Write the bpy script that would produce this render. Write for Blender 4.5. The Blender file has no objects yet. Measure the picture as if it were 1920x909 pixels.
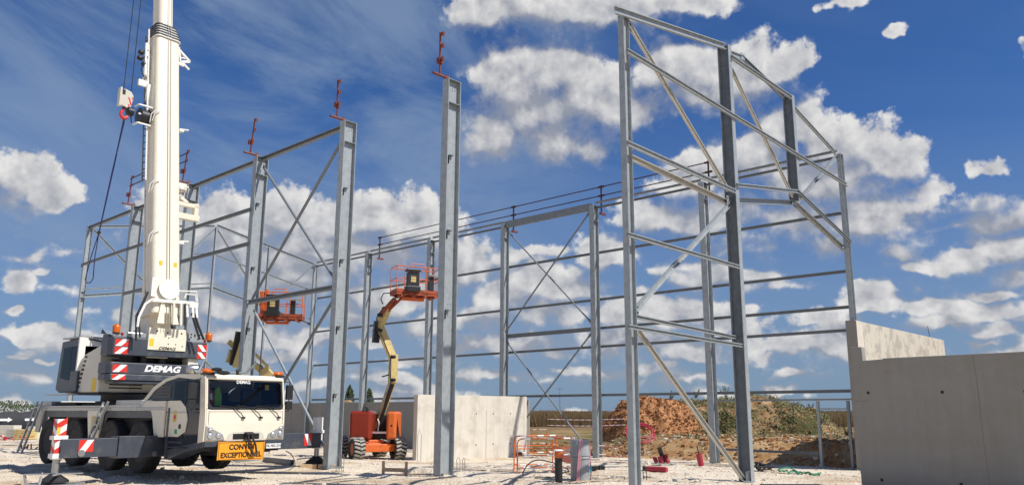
import bpy, math, random
import numpy as np
from mathutils import Vector, Matrix, noise
R=math.radians
random.seed(7)
SC=bpy.context.scene; COL=SC.collection
# ---------------------------------------------------------------- camera
EYE=1.911
cam_d=bpy.data.cameras.new('camera'); cam=bpy.data.objects.new('camera',cam_d); COL.objects.link(cam)
cam.location=(0,0,EYE); cam.rotation_euler=(math.pi/2+.2041,0,0)
cam_d.sensor_width=36; cam_d.lens=1493/1920*36; cam_d.shift_x=-37.8/1920; cam_d.shift_y=6.8/1920
cam_d.clip_start=.1; cam_d.clip_end=9000; SC.camera=cam
# ---------------------------------------------------------------- light
SUN_AZ=R(-21)      # direction towards the sun, from +X towards +Y
SUN_EL=R(51)
sd=Vector((math.cos(SUN_AZ)*math.cos(SUN_EL),math.sin(SUN_AZ)*math.cos(SUN_EL),math.sin(SUN_EL)))
sl=bpy.data.lights.new('sun','SUN'); sl.energy=4.9; sl.angle=R(.5); sl.color=(1,.95,.87)
so=bpy.data.objects.new('sun',sl); COL.objects.link(so); so.location=(30,-10,60)
so.rotation_euler=sd.to_track_quat('Z','Y').to_euler()
SC.view_settings.view_transform='Standard'; SC.view_settings.look='None'
SC.view_settings.exposure=.06; SC.view_settings.gamma=1; SC.view_settings.use_curve_mapping=False
W=bpy.data.worlds.new('World'); SC.world=W; W.use_nodes=True
nt=W.node_tree; nt.nodes.clear()
def N(tree,typ,**k):
    n=tree.nodes.new(typ)
    for a,b in k.items():
        if a=='inp':
            for i,v in b.items(): n.inputs[i].default_value=v
        else: setattr(n,a,b)
    return n
def LK(tree,a,b): tree.links.new(a,b)
def math_n(tree,op,a,b=None,c=None,clamp=False):
    n=N(tree,'ShaderNodeMath',operation=op); n.use_clamp=clamp
    for i,v in enumerate((a,b,c)):
        if v is None: continue
        if hasattr(v,'is_linked') or hasattr(v,'links'): tree.links.new(v,n.inputs[i])
        else: n.inputs[i].default_value=v
    return n.outputs[0]
def vmath(tree,op,a,b=None,c=None,out=0):
    n=N(tree,'ShaderNodeVectorMath',operation=op)
    for i,v in enumerate((a,b,c)):
        if v is None: continue
        if hasattr(v,'links'): tree.links.new(v,n.inputs[i])
        else: n.inputs[i].default_value=v
    return n.outputs[out]
def sstep(tree,v,a,b):
    n=N(tree,'ShaderNodeMapRange',interpolation_type='SMOOTHSTEP'); tree.links.new(v,n.inputs[0])
    n.inputs[1].default_value=a; n.inputs[2].default_value=b; return n.outputs[0]
CLOUDS=[(-4.1, 28.09, 2.92, 1.57), (0.48, 28.44, 5.41, 1.81), (6.31, 28.55, 6.1, 1.56), (11.62, 28.38, 3.56, 1.1), (-1.57, 23.46, 2.87, 2.19), (1.71, 23.83, 3.27, 1.75), (0.07, 21.44, 4.46, 2.4), (4.14, 21.95, 3.62, 2.57), (-3.16, 20.09, 2.42, 2.05), (2.09, 19.18, 3.61, 1.5), (7.35, 21.47, 3.57, 1.65), (11.04, 24.18, 3.52, 1.85), (15.3, 23.46, 3.75, 1.94), (17.98, 23.71, 2.57, 1.39), (13.3, 22.2, 3.43, 1.44), (19.8, 23.13, 1.08, 0.62), (18.79, 19.34, 2.85, 1.71), (21.55, 17.79, 3.23, 1.93), (24.19, 16.42, 2.61, 1.56), (26.23, 16.92, 1.66, 0.95), (16.45, 17.2, 3.26, 2.18), (20.64, 15.01, 4.39, 2.14), (23.87, 12.57, 3.84, 1.82), (19.06, 12.6, 3.11, 1.45), (21.01, 10.65, 2.02, 0.9), (26.66, 14.55, 1.26, 0.75), (12.26, 16.38, 2.64, 1.49), (9.48, 13.88, 3.05, 1.43), (12.9, 13.72, 3.33, 1.49), (-34.03, 14.25, 1.68, 1.65), (-32.38, 13.53, 1.38, 1.36), (-34.11, 12.62, 1.66, 1.08), (-32.95, 12.3, 1.42, 0.71), (-22.09, 13.2, 1.72, 1.24), (-17.54, 13.57, 2.92, 1.75), (-19.93, 12.12, 3.19, 1.62), (-13.48, 13.28, 3.02, 1.56), (-10.86, 13.98, 1.92, 1.2), (-9.66, 12.7, 2.31, 1.21), (-14.49, 11.36, 5.25, 1.67), (-19.45, 10.33, 3.91, 1.45), (-11.48, 10.74, 4.18, 1.32), (-16.52, 8.67, 3.26, 1.47), (-13.51, 6.56, 2.2, 0.74), (0.09, 9.44, 2.33, 1.61), (2.42, 8.86, 2.13, 1.53), (-1.84, 7.9, 3.09, 1.53), (1.25, 6.77, 3.45, 1.14), (-3.75, 6.37, 2.3, 1.14), (-9.11, 7.8, 2.27, 1.13), (-11.23, 4.76, 2.22, 0.59), (-4.48, 4.47, 3.05, 0.68), (-8.23, 3.69, 1.87, 0.52), (8.12, 6.71, 4.1, 1.36), (11.5, 7.02, 2.2, 1.12), (6.94, 4.84, 4.47, 1.13), (10.65, 4.06, 3.28, 0.89), (7.65, 2.97, 2.59, 0.52), (15.04, 4.73, 2.12, 0.88), (13.67, 6.23, 1.8, 0.96), (-31.25, 4.6, 2.44, 0.65), (-33.34, 6.0, 0.76, 0.38), (-29.52, 4.52, 1.47, 0.46), (-32.61, 3.16, 0.82, 0.19), (-33.71, 7.99, 1.09, 0.95), (-32.25, 8.61, 0.84, 0.32), (-30.82, 3.16, 0.56, 0.23), (-25.9, 4.34, 1.57, 0.48), (30.83, 10.17, 2.26, 1.25), (28.66, 9.36, 2.35, 1.08), (26.17, 9.22, 1.85, 0.55), (31.2, 8.14, 1.95, 0.92), (29.91, 6.91, 1.99, 0.46), (23.41, 6.95, 1.61, 0.84), (26.24, 6.46, 1.83, 0.82), (28.34, 6.01, 2.05, 0.87), (30.27, 4.75, 1.69, 0.72), (27.66, 5.2, 2.07, 0.6), (29.61, 3.95, 1.42, 0.26), (23.48, 7.83, 0.97, 0.42), (33.07, 21.07, 0.52, 0.63), (30.98, 14.99, 1.1, 0.49), (25.87, 24.42, 0.8, 0.39), (23.71, 26.61, 1.32, 0.39), (18.87, 4.46, 2.03, 0.64), (16.65, 1.88, 1.17, 0.43), (20.54, 4.06, 1.33, 0.49), (17.74, 2.87, 1.03, 0.32), (15.71, 3.98, 1.4, 0.51), (-24.67, 12.07, 2.66, 2.09), (-21.62, 11.62, 3.12, 2.49), (-7.75, 13.15, 2.33, 2.28), (-5.74, 10.15, 2.71, 1.91), (5.16, 11.32, 2.32, 1.15), (-15.5, 9.82, 5.18, 2.22), (-23.39, 8.64, 2.33, 1.76), (-20.12, 5.25, 3.1, 0.93), (-11.36, 7.74, 3.0, 1.12), (-6.79, 5.95, 3.05, 0.76), (-0.67, 4.87, 3.44, 0.68), (3.89, 2.98, 3.39, 0.45), (-3.69, 2.6, 3.41, 0.45), (-8.91, 1.83, 2.23, 0.33), (20.68, 6.01, 1.99, 0.57), (11.31, 2.03, 2.17, 0.33), (22.56, 4.53, 2.25, 0.42), (30.1, 5.91, 2.53, 0.66), (25.31, 10.33, 1.58, 0.9), (31.26, 11.45, 1.7, 0.66), (-25.71, 5.72, 1.9, 0.82), (-27.96, 3.59, 1.81, 0.4), (-21.29, 7.34, 2.04, 1.28), (-21.79, 5.19, 1.67, 0.7), (-17.65, 4.25, 2.1, 0.43), (-15.24, 5.04, 2.52, 0.59)]
rr=random.Random(11)
for i in range(14):   # clouds in the parts of the sky behind and beside the view
    az=rr.uniform(42,318); az=az if az<180 else az-360
    e=rr.uniform(4,38); CLOUDS.append((az,e,rr.uniform(7,16),rr.uniform(2,5)))
geo=N(nt,'ShaderNodeTexCoord')
sep=N(nt,'ShaderNodeSeparateXYZ'); LK(nt,geo.outputs['Generated'],sep.inputs[0])
az=math_n(nt,'MULTIPLY',math_n(nt,'ARCTAN2',sep.outputs[0],sep.outputs[1]),57.2958)
el=math_n(nt,'MULTIPLY',math_n(nt,'ARCSINE',sep.outputs[2]),57.2958)
cmb=N(nt,'ShaderNodeCombineXYZ'); LK(nt,az,cmb.inputs[0]); LK(nt,el,cmb.inputs[1])
def noise_t(tree,vec,scale,detail=4,rough=.55,dist=0,out=0):
    n=N(tree,'ShaderNodeTexNoise'); tree.links.new(vec,n.inputs['Vector'])
    n.inputs['Scale'].default_value=scale; n.inputs['Detail'].default_value=detail; n.inputs['Roughness'].default_value=rough
    n.inputs['Distortion'].default_value=dist; return n.outputs[out]
def blobs(q):
    m=None
    for (ca,ce,ra,re) in CLOUDS:
        u=vmath(nt,'MULTIPLY_ADD',q,(1/ra,1/re,0),(-ca/ra,-ce/re,0))
        d=vmath(nt,'DOT_PRODUCT',u,u,out=1)
        if re<1.1 and ce>8: d=math_n(nt,'ADD',d,.30)
        m=d if m is None else math_n(nt,'SMOOTH_MIN',m,d,.35)
    return math_n(nt,'SUBTRACT',1.0,math_n(nt,'SQRT',math_n(nt,'MAXIMUM',m,0.0)))
def warp(p):
    wv=vmath(nt,'SUBTRACT',noise_t(nt,p,.16,2,.5,out=1),(.5,.5,.5))
    return vmath(nt,'MULTIPLY_ADD',wv,(5.0,3.0,0),p)
def billow(p):
    w2=vmath(nt,'SUBTRACT',noise_t(nt,p,.8,2,.5,out=1),(.5,.5,.5))
    v=N(nt,'ShaderNodeTexVoronoi',feature='SMOOTH_F1',voronoi_dimensions='2D'); LK(nt,vmath(nt,'MULTIPLY_ADD',w2,(1.1,1.1,0),p),v.inputs['Vector'])
    v.inputs['Scale'].default_value=.50; v.inputs['Detail'].default_value=2; v.inputs['Roughness'].default_value=.5; v.inputs['Lacunarity'].default_value=2.4; v.inputs['Smoothness'].default_value=.6; v.normalize=True
    bil=math_n(nt,'MULTIPLY_ADD',v.outputs['Distance'],-1.3,.46)
    f=noise_t(nt,p,.55,9,.68)
    fl=noise_t(nt,p,.55,3,.5)
    return math_n(nt,'MULTIPLY_ADD',math_n(nt,'SUBTRACT',f,.5),1.7,bil),w2,math_n(nt,'MULTIPLY_ADD',math_n(nt,'SUBTRACT',fl,.5),1.2,bil)
p0=cmb.outputs[0]; q0=warp(p0)
b0,w20,s0=billow(p0); _,_,s1=billow(vmath(nt,'ADD',p0,(.55,.80,0)))
DA=blobs(vmath(nt,'MULTIPLY_ADD',w20,(1.3,1.2,0),q0))
DB=blobs(vmath(nt,'ADD',q0,(.8,2.0,0)))      # how much cloud stands above this point
ln=noise_t(nt,vmath(nt,'MULTIPLY',q0,(.11,.34,1)),1.0,2,.5)
ln2=noise_t(nt,vmath(nt,'MULTIPLY',vmath(nt,'ADD',q0,(.4,.7,0)),(.11,.34,1)),1.0,2,.5)
low=math_n(nt,'MULTIPLY_ADD',math_n(nt,'SUBTRACT',ln,.55),5.0,math_n(nt,'MULTIPLY',sstep(nt,el,11,16),-1.6))
low2=math_n(nt,'MULTIPLY_ADD',math_n(nt,'SUBTRACT',ln2,.55),5.0,math_n(nt,'MULTIPLY',sstep(nt,el,11,16),-1.6))
MA=math_n(nt,'MAXIMUM',DA,low); MB=math_n(nt,'MAXIMUM',DB,low2)
D0=math_n(nt,'ADD',math_n(nt,'ADD',MA,.25),b0)
under=sstep(nt,math_n(nt,'SUBTRACT',MB,MA),-.50,.42)
relief=math_n(nt,'ADD',math_n(nt,'SUBTRACT',s0,s1),math_n(nt,'MULTIPLY',math_n(nt,'SUBTRACT',b0,s0),.35))
lit=math_n(nt,'MULTIPLY_ADD',relief,1.0,.74)
lit=math_n(nt,'MULTIPLY_ADD',under,-.80,lit)
lit=math_n(nt,'MULTIPLY_ADD',sstep(nt,D0,.3,1.3),-.26,lit,clamp=True)
wid=math_n(nt,'MULTIPLY_ADD',under,.9,.42)
al=math_n(nt,'DIVIDE',math_n(nt,'ADD',D0,.04),wid,clamp=True)
alpha=sstep(nt,al,0,1)
alpha=math_n(nt,'MULTIPLY',alpha,math_n(nt,'MULTIPLY_ADD',under,-.12,.98))
ccol=N(nt,'ShaderNodeMix',data_type='RGBA'); LK(nt,lit,ccol.inputs[0])
ccol.inputs[6].default_value=(3.0,3.2,3.75,1); ccol.inputs[7].default_value=(7.6,7.5,7.4,1)
sky=N(nt,'ShaderNodeTexSky',sky_type='NISHITA'); sky.sun_disc=False
sky.sun_elevation=SUN_EL; sky.sun_rotation=math.pi/2-SUN_AZ
sky.altitude=100; sky.air_density=1.0; sky.dust_density=.4; sky.ozone_density=3
tint=N(nt,'ShaderNodeMix',data_type='RGBA',blend_type='MULTIPLY'); tint.inputs[0].default_value=1
LK(nt,sky.outputs[0],tint.inputs[6]); tint.inputs[7].default_value=(.30,.54,.88,1)
# thin high veil, drawn out by wind
rot=N(nt,'ShaderNodeVectorRotate'); LK(nt,p0,rot.inputs[0]); rot.inputs['Angle'].default_value=R(18)
vv=vmath(nt,'MULTIPLY',rot.outputs[0],(.035,.13,1)); vn=noise_t(nt,vv,1.0,10,.62,1.1)
veil=math_n(nt,'MULTIPLY',sstep(nt,vn,.32,.68),.62)
vmask=math_n(nt,'MULTIPLY',sstep(nt,az,9,-3),sstep(nt,el,38,27)); veil=math_n(nt,'MULTIPLY',veil,math_n(nt,'MULTIPLY_ADD',vmask,.88,.12))
m1=N(nt,'ShaderNodeMix',data_type='RGBA'); LK(nt,veil,m1.inputs[0]); LK(nt,tint.outputs[2],m1.inputs[6]); m1.inputs[7].default_value=(2.5,3.4,4.8,1)
hz=math_n(nt,'MULTIPLY',sstep(nt,el,22,0),.72)
m3=N(nt,'ShaderNodeMix',data_type='RGBA'); LK(nt,hz,m3.inputs[0]); LK(nt,m1.outputs[2],m3.inputs[6]); m3.inputs[7].default_value=(2.2,2.95,4.2,1)
m2=N(nt,'ShaderNodeMix',data_type='RGBA'); LK(nt,alpha,m2.inputs[0]); LK(nt,m3.outputs[2],m2.inputs[6]); LK(nt,ccol.outputs[2],m2.inputs[7])
bg=N(nt,'ShaderNodeBackground'); bg.inputs[1].default_value=.1; LK(nt,m2.outputs[2],bg.inputs[0])
wo=N(nt,'ShaderNodeOutputWorld'); LK(nt,bg.outputs[0],wo.inputs[0])
W.cycles.sampling_method='MANUAL'; W.cycles.sample_map_resolution=512
SC.cycles.use_denoising=True; SC.cycles.max_bounces=6; SC.cycles.diffuse_bounces=3; SC.cycles.transparent_max_bounces=8
# ---------------------------------------------------------------- materials
def mat(name,col,rough=.6,metal=0,var=.12,scale=4,bump=0,bscale=40,col2=None,c2=(.5,.7),c2scale=2,streak=0,spec=.5,objrand=0,trans=0,emis=0):
    m=bpy.data.materials.new(name); m.use_nodes=True; t=m.node_tree; b=t.nodes['Principled BSDF']
    tc=N(t,'ShaderNodeTexCoord'); v=tc.outputs['Object']
    b.inputs['Roughness'].default_value=rough; b.inputs['Metallic'].default_value=metal; b.inputs['Specular IOR Level'].default_value=spec
    n1=noise_t(t,v,scale,5,.6)
    f=math_n(t,'MULTIPLY_ADD',math_n(t,'SUBTRACT',n1,.5),var*2,1.0)
    if streak:
        sv=vmath(t,'MULTIPLY',v,(7,7,.35)); sn=noise_t(t,sv,1.0,4,.6)
        f=math_n(t,'MULTIPLY',f,math_n(t,'MULTIPLY_ADD',math_n(t,'SUBTRACT',sn,.5),streak*2,1.0))
    if objrand:
        oi=N(t,'ShaderNodeObjectInfo'); f=math_n(t,'MULTIPLY',f,math_n(t,'MULTIPLY_ADD',math_n(t,'SUBTRACT',oi.outputs['Random'],.5),objrand*2,1.0))
    base=N(t,'ShaderNodeMix',data_type='RGBA'); base.inputs[6].default_value=(*col,1); base.inputs[7].default_value=(*(col2 or col),1)
    n2=noise_t(t,v,c2scale,6,.65); LK(t,sstep(t,n2,c2[0],c2[1]),base.inputs[0])
    mu=vmath(t,'SCALE',base.outputs[2]); mu.node.inputs[3].default_value=1; LK(t,f,mu.node.inputs[3])
    LK(t,mu,b.inputs['Base Color'])
    rn=math_n(t,'MULTIPLY_ADD',math_n(t,'SUBTRACT',n2,.5),.25,rough,clamp=True); LK(t,rn,b.inputs['Roughness'])
    if bump:
        bn=N(t,'ShaderNodeBump'); bn.inputs['Strength'].default_value=bump; bn.inputs['Distance'].default_value=.02
        LK(t,noise_t(t,v,bscale,5,.6),bn.inputs['Height']); LK(t,bn.outputs[0],b.inputs['Normal'])
    return m
MT={}
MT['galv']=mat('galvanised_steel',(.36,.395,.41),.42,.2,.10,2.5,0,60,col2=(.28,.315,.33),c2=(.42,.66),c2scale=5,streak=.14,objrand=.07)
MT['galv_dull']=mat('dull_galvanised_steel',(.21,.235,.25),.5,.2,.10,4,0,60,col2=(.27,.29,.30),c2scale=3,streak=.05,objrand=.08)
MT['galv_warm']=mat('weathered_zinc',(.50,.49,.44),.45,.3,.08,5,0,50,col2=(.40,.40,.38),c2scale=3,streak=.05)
MT['galv_dark']=mat('dark_web_zinc',(.115,.135,.15),.5,.1,.08,2.5,0,60,col2=(.15,.17,.185),c2=(.42,.66),c2scale=4,streak=.12)  # darker zinc colour for the webs of two gable columns
MT['rail_dark']=mat('dark_rusty_rail_paint',(.055,.022,.018),.6,0,.2,10)
MT['red_ox']=mat('red_oxide_paint',(.17,.035,.022),.6,0,.2,10,col2=(.12,.03,.025),c2scale=8)
MT['cream']=mat('cream_vehicle_paint',(.80,.74,.60),.30,0,.05,1.5,col2=(.66,.58,.44),c2=(.52,.82),c2scale=2.2,spec=.5,streak=.05)
MT['white']=mat('white_paint',(.80,.79,.74),.35,0,.05,3)
MT['house']=mat('grey_beige_paint',(.62,.59,.51),.35,0,.05,3)
MT['slate']=mat('slate_grey_paint',(.055,.065,.085),.35,0,.12,2,col2=(.12,.12,.12),c2=(.5,.75),c2scale=2.5,streak=.15)
MT['black']=mat('black_plastic',(.02,.021,.023),.45,0,.2,6)
MT['blackgloss']=mat('glossy_black_paint',(.018,.022,.032),.12,0,.1,2)
MT['rubber']=mat('tyre_rubber',(.028,.027,.026),.85,0,.25,8,.3,30,col2=(.075,.068,.058),c2=(.45,.75),c2scale=4)
MT['rubber_d']=mat('dusty_tyre_rubber',(.38,.36,.32),.9,0,.25,8,.3,30,col2=(.09,.085,.08),c2=(.5,.7),c2scale=6)
MT['redp']=mat('red_marker_paint',(.66,.035,.02),.4,0,.06,5)
MT['whitep']=mat('white_marker_paint',(.86,.86,.84),.4,0,.04,5)
MT['orange']=mat('orange_machine_paint',(.72,.15,.025),.4,0,.1,3,col2=(.5,.1,.03),c2=(.5,.75),c2scale=4)
MT['orange_dull']=mat('worn_orange_paint',(.42,.085,.03),.5,0,.2,5,col2=(.2,.055,.03),c2=(.45,.65),c2scale=6)
MT['orange_dark']=mat('shiny_dark_orange_cover',(.27,.035,.018),.22,0,.08,2)
MT['boomcream']=mat('pale_yellow_boom_paint',(.64,.50,.20),.45,0,.12,4,col2=(.36,.28,.13),c2=(.48,.7),c2scale=4)
MT['signo']=mat('orange_sign_sheet',(.90,.36,.02),.5,0,.03,3)
MT['ink']=mat('black_lettering',(.012,.012,.012),.5,0,.02,3)
MT['amber']=mat('amber_lens',(.62,.13,.01),.15,0,.1,10)
MT['redlens']=mat('red_lens',(.35,.01,.01),.15,0,.1,10)
MT['lens']=mat('headlamp_lens',(.62,.64,.66),.08,.6,.15,20)
MT['lampbed']=mat('lamp_housing_grey',(.46,.46,.44),.25,.4,.1,20)
MT['steel']=mat('bare_steel',(.42,.43,.43),.3,.8,.1,8)
MT['alu']=mat('aluminium_treads',(.50,.50,.48),.4,.6,.15,10)
MT['dark']=mat('dark_underbody',(.022,.022,.024),.7,0,.3,5)
MT['yellow']=mat('yellow_decal',(.75,.52,.04),.5,0,.05,5)
MT['wood']=mat('weathered_timber',(.60,.42,.25),.85,0,.2,6,.4,20,col2=(.36,.27,.18),c2scale=8)
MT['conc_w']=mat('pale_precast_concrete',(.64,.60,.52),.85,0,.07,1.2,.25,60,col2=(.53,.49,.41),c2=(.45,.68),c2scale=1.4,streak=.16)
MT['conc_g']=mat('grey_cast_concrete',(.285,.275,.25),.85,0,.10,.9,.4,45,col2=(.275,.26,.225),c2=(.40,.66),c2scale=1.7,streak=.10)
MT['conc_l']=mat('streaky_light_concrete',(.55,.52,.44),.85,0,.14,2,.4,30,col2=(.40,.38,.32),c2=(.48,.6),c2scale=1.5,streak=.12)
MT['hole']=mat('tie_hole_painted_shade',(.03,.03,.03),.9)  # dark discs on the wall faces paint the shade inside tie holes
MT['seam']=mat('rust_tinted_joint',(.22,.185,.155),.9,0,.2,8)
MT['crack']=mat('grey_crack_filler',(.2,.195,.18),.9,0,.2,8)
MT['pvc']=mat('grey_plastic_pipe',(.30,.325,.335),.4,0,.08,3,col2=(.38,.39,.38),c2scale=3)
MT['pink']=mat('pink_ribbon',(.66,.30,.36),.6)
MT['hose_r']=mat('red_hose',(.38,.03,.05),.5,0,.15,6)
MT['hose_g']=mat('green_hose',(.02,.25,.12),.5,0,.15,6)
MT['blue']=mat('blue_webbing',(.015,.02,.09),.7,0,.2,10)
MT['bluep']=mat('light_blue_tape',(.05,.35,.6),.5)
MT['tarp']=mat('black_mesh_banner',(.03,.033,.04),.8,0,.2,3)
MT['vest_o']=mat('orange_workwear',(.62,.10,.05),.8,0,.2,10)
MT['vest_y']=mat('lime_workwear',(.32,.62,.04),.8,0,.2,10)
MT['green']=mat('green_decal',(.02,.4,.15),.5)
def glass(name,tr,tint=(.5,.6,.65)):
    m=bpy.data.materials.new(name); m.use_nodes=True; t=m.node_tree; t.nodes.remove(t.nodes['Principled BSDF'])
    o=[n for n in t.nodes if n.type=='OUTPUT_MATERIAL'][0]
    fr=N(t,'ShaderNodeFresnel'); fr.inputs[0].default_value=1.5
    a=N(t,'ShaderNodeBsdfTransparent'); a.inputs[0].default_value=(*[c*tr for c in tint],1)
    g=N(t,'ShaderNodeBsdfGlossy'); g.inputs['Roughness'].default_value=.02
    mx=N(t,'ShaderNodeMixShader'); LK(t,fr.outputs[0],mx.inputs[0]); LK(t,a.outputs[0],mx.inputs[1]); LK(t,g.outputs[0],mx.inputs[2]); LK(t,mx.outputs[0],o.inputs[0])
    return m
MT['glass']=glass('tinted_windscreen_glass',.95,(.72,.80,.82)); MT['glass_d']=glass('dark_side_glass',.25)
# ---------------------------------------------------------------- mesh builder
class M:
    def __init__(s): s.v=[];s.f=[];s.m=[];s.s=[];s.mats=[]
    def mi(s,mt):
        if mt not in s.mats: s.mats.append(mt)
        return s.mats.index(mt)
    def add(s,vs,fs,mt,smooth=False):
        o=len(s.v); s.v+=[tuple(p) for p in vs]; k=s.mi(mt)
        for f in fs: s.f.append(tuple(i+o for i in f)); s.m.append(k); s.s.append(smooth)
        return s
    def box(s,c,d,mt,rot=None):
        hx,hy,hz=d[0]/2,d[1]/2,d[2]/2
        vs=[Vector((x,y,z)) for x in(-hx,hx) for y in(-hy,hy) for z in(-hz,hz)]
        if rot is not None: vs=[rot@v for v in vs]
        c=Vector(c); vs=[v+c for v in vs]
        return s.add(vs,[(0,1,3,2),(4,6,7,5),(0,4,5,1),(2,3,7,6),(0,2,6,4),(1,5,7,3)],mt)
    def bb(s,x0,x1,y0,y1,z0,z1,mt): return s.box(((x0+x1)/2,(y0+y1)/2,(z0+z1)/2),(abs(x1-x0),abs(y1-y0),abs(z1-z0)),mt)
    def extr(s,prof,p0,p1,xdir,mt,smooth=False,scale1=1):
        p0=Vector(p0);p1=Vector(p1);d=(p1-p0).normalized();x=Vector(xdir);x=(x-d*x.dot(d)).normalized();y=d.cross(x);n=len(prof)
        a=[p0+x*u+y*w for u,w in prof]; b=[p1+(x*u+y*w)*scale1 for u,w in prof]
        s.add(a+b,[(i,(i+1)%n,n+(i+1)%n,n+i) for i in range(n)],mt,smooth)
        return s.add(a+b,[tuple(range(n))[::-1],tuple(range(n,2*n))],mt)
    def bar(s,p0,p1,w,h,mt,xdir=(0,0,1)):
        return s.extr([(-h/2,-w/2),(h/2,-w/2),(h/2,w/2),(-h/2,w/2)],p0,p1,xdir,mt)
    def tube(s,pts,r,mt,n=8,cap=True,closed=False):
        P=[Vector(p) for p in pts]; k=len(P); rs=r if isinstance(r,(list,tuple)) else [r]*k
        vs=[];ref=None
        for i in range(k):
            if closed: d=P[(i+1)%k]-P[i-1]
            else: d=P[min(i+1,k-1)]-P[max(i-1,0)]
            d.normalize()
            if ref is None: ref=Vector((0,0,1)) if abs(d.z)<.9 else Vector((1,0,0))
            x=(ref-d*ref.dot(d)).normalized(); ref=x; y=d.cross(x)
            for j in range(n):
                a=2*math.pi*j/n; vs.append(P[i]+(x*math.cos(a)+y*math.sin(a))*rs[i])
        fs=[]
        for i in range(k if closed else k-1):
            i2=(i+1)%k
            for j in range(n): fs.append((i*n+j,i*n+(j+1)%n,i2*n+(j+1)%n,i2*n+j))
        s.add(vs,fs,mt,True)
        if cap and not closed:
            s.add(vs[:n],[tuple(range(n))[::-1]],mt); s.add(vs[-n:],[tuple(range(n))],mt)
        return s
    def lathe(s,prof,c,axis,mt,n=24,smooth=True,cap=True):
        c=Vector(c);d=Vector(axis).normalized();x=d.orthogonal().normalized();y=d.cross(x);vs=[];k=len(prof)
        for r,h in prof:
            for j in range(n):
                a=2*math.pi*j/n; vs.append(c+d*h+(x*math.cos(a)+y*math.sin(a))*r)
        s.add(vs,[(i*n+j,i*n+(j+1)%n,(i+1)*n+(j+1)%n,(i+1)*n+j) for i in range(k-1) for j in range(n)],mt,smooth)
        if cap: s.add(vs[:n],[tuple(range(n))[::-1]],mt); s.add(vs[-n:],[tuple(range(n))],mt)
        return s
    def ball(s,c,r,mt,n=12,sq=(1,1,1)):
        vs=[];c=Vector(c);k=n//2
        for i in range(k+1):
            t=math.pi*i/k
            for j in range(n):
                a=2*math.pi*j/n; vs.append(c+Vector((math.sin(t)*math.cos(a)*r*sq[0],math.sin(t)*math.sin(a)*r*sq[1],math.cos(t)*r*sq[2])))
        return s.add(vs,[(i*n+j,(i+1)*n+j,(i+1)*n+(j+1)%n,i*n+(j+1)%n) for i in range(k) for j in range(n)],mt,True)
    def poly(s,pts,nrm,depth,mt):
        nrm=Vector(nrm).normalized()*depth; a=[Vector(p) for p in pts]; b=[p+nrm for p in a]; n=len(a)
        return s.add(a+b,[tuple(range(n))[::-1],tuple(range(n,2*n))]+[(i,(i+1)%n,n+(i+1)%n,n+i) for i in range(n)],mt)
    def xz(s,pts,y,depth,mt): return s.poly([(a,y,b) for a,b in pts],(0,1,0),depth,mt)   # plate in a side plane
    def yz(s,pts,x,depth,mt): return s.poly([(x,a,b) for a,b in pts],(1,0,0),depth,mt)   # plate in a front plane
    def obj(s,name,parent=None,loc=None,rotz=0,bevel=0,seg=2):
        me=bpy.data.meshes.new(name)
        L=Vector(loc) if loc is not None else None
        v=s.v
        if L is not None:
            q=Matrix.Rotation(-rotz,3,'Z'); v=[tuple(q@(Vector(p)-L)) for p in s.v]
        me.from_pydata(v,[],s.f)
        for x in s.mats: me.materials.append(MT[x] if isinstance(x,str) else x)
        me.polygons.foreach_set('material_index',s.m); me.polygons.foreach_set('use_smooth',[True]*len(s.f) if False else s.s)
        if any(s.s): 
            try: me.set_sharp_from_angle(angle=R(40))
            except Exception: pass
        me.update()
        import bmesh
        bm=bmesh.new(); bm.from_mesh(me); bmesh.ops.recalc_face_normals(bm,faces=bm.faces); bm.to_mesh(me); bm.free()
        o=bpy.data.objects.new(name,me); COL.objects.link(o)
        if L is not None: o.location=L; o.rotation_euler=(0,0,rotz)
        if parent: o.parent=parent
        if bevel:
            b=o.modifiers.new('edge','BEVEL'); b.width=bevel; b.segments=seg; b.limit_method='ANGLE'; b.angle_limit=R(50)
        return o
def tag(o,label=None,cat=None,group=None,kind=None):
    if label: o['label']=label
    if cat: o['category']=cat
    if group: o['group']=group
    if kind: o['kind']=kind
    return o
def thing(name,label,cat,loc=(0,0,0),rotz=0,group=None):
    o=bpy.data.objects.new(name,None); COL.objects.link(o); o.location=loc; o.rotation_euler=(0,0,rotz); o.empty_display_size=.3
    return tag(o,label,cat,group)
def copy_tree(o,parent=None):
    c=o.copy(); COL.objects.link(c)
    if parent: c.parent=parent
    for ch in list(o.children): copy_tree(ch,c)
    return c
def text(body,size,loc,xd,yd,mt,parent,name='lettering',shear=0,depth=.003,bold=0,align='CENTER',sx=1):
    c=bpy.data.curves.new(name,'FONT'); c.body=body; c.size=size; c.align_x=align; c.align_y='CENTER'; c.extrude=depth; c.shear=shear; c.offset=bold
    t=bpy.data.objects.new('tmp',c); COL.objects.link(t); bpy.context.view_layer.update()
    me=bpy.data.meshes.new_from_object(t.evaluated_get(bpy.context.evaluated_depsgraph_get())); bpy.data.objects.remove(t)
    x=Vector(xd).normalized();y=Vector(yd).normalized();z=x.cross(y)
    m=Matrix((x*sx,y,z)).transposed().to_4x4(); m.translation=Vector(loc); me.transform(m)
    me.materials.clear(); me.materials.append(MT[mt]); me.name=name
    o=bpy.data.objects.new(name,me); COL.objects.link(o); o.parent=parent; return o
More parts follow.
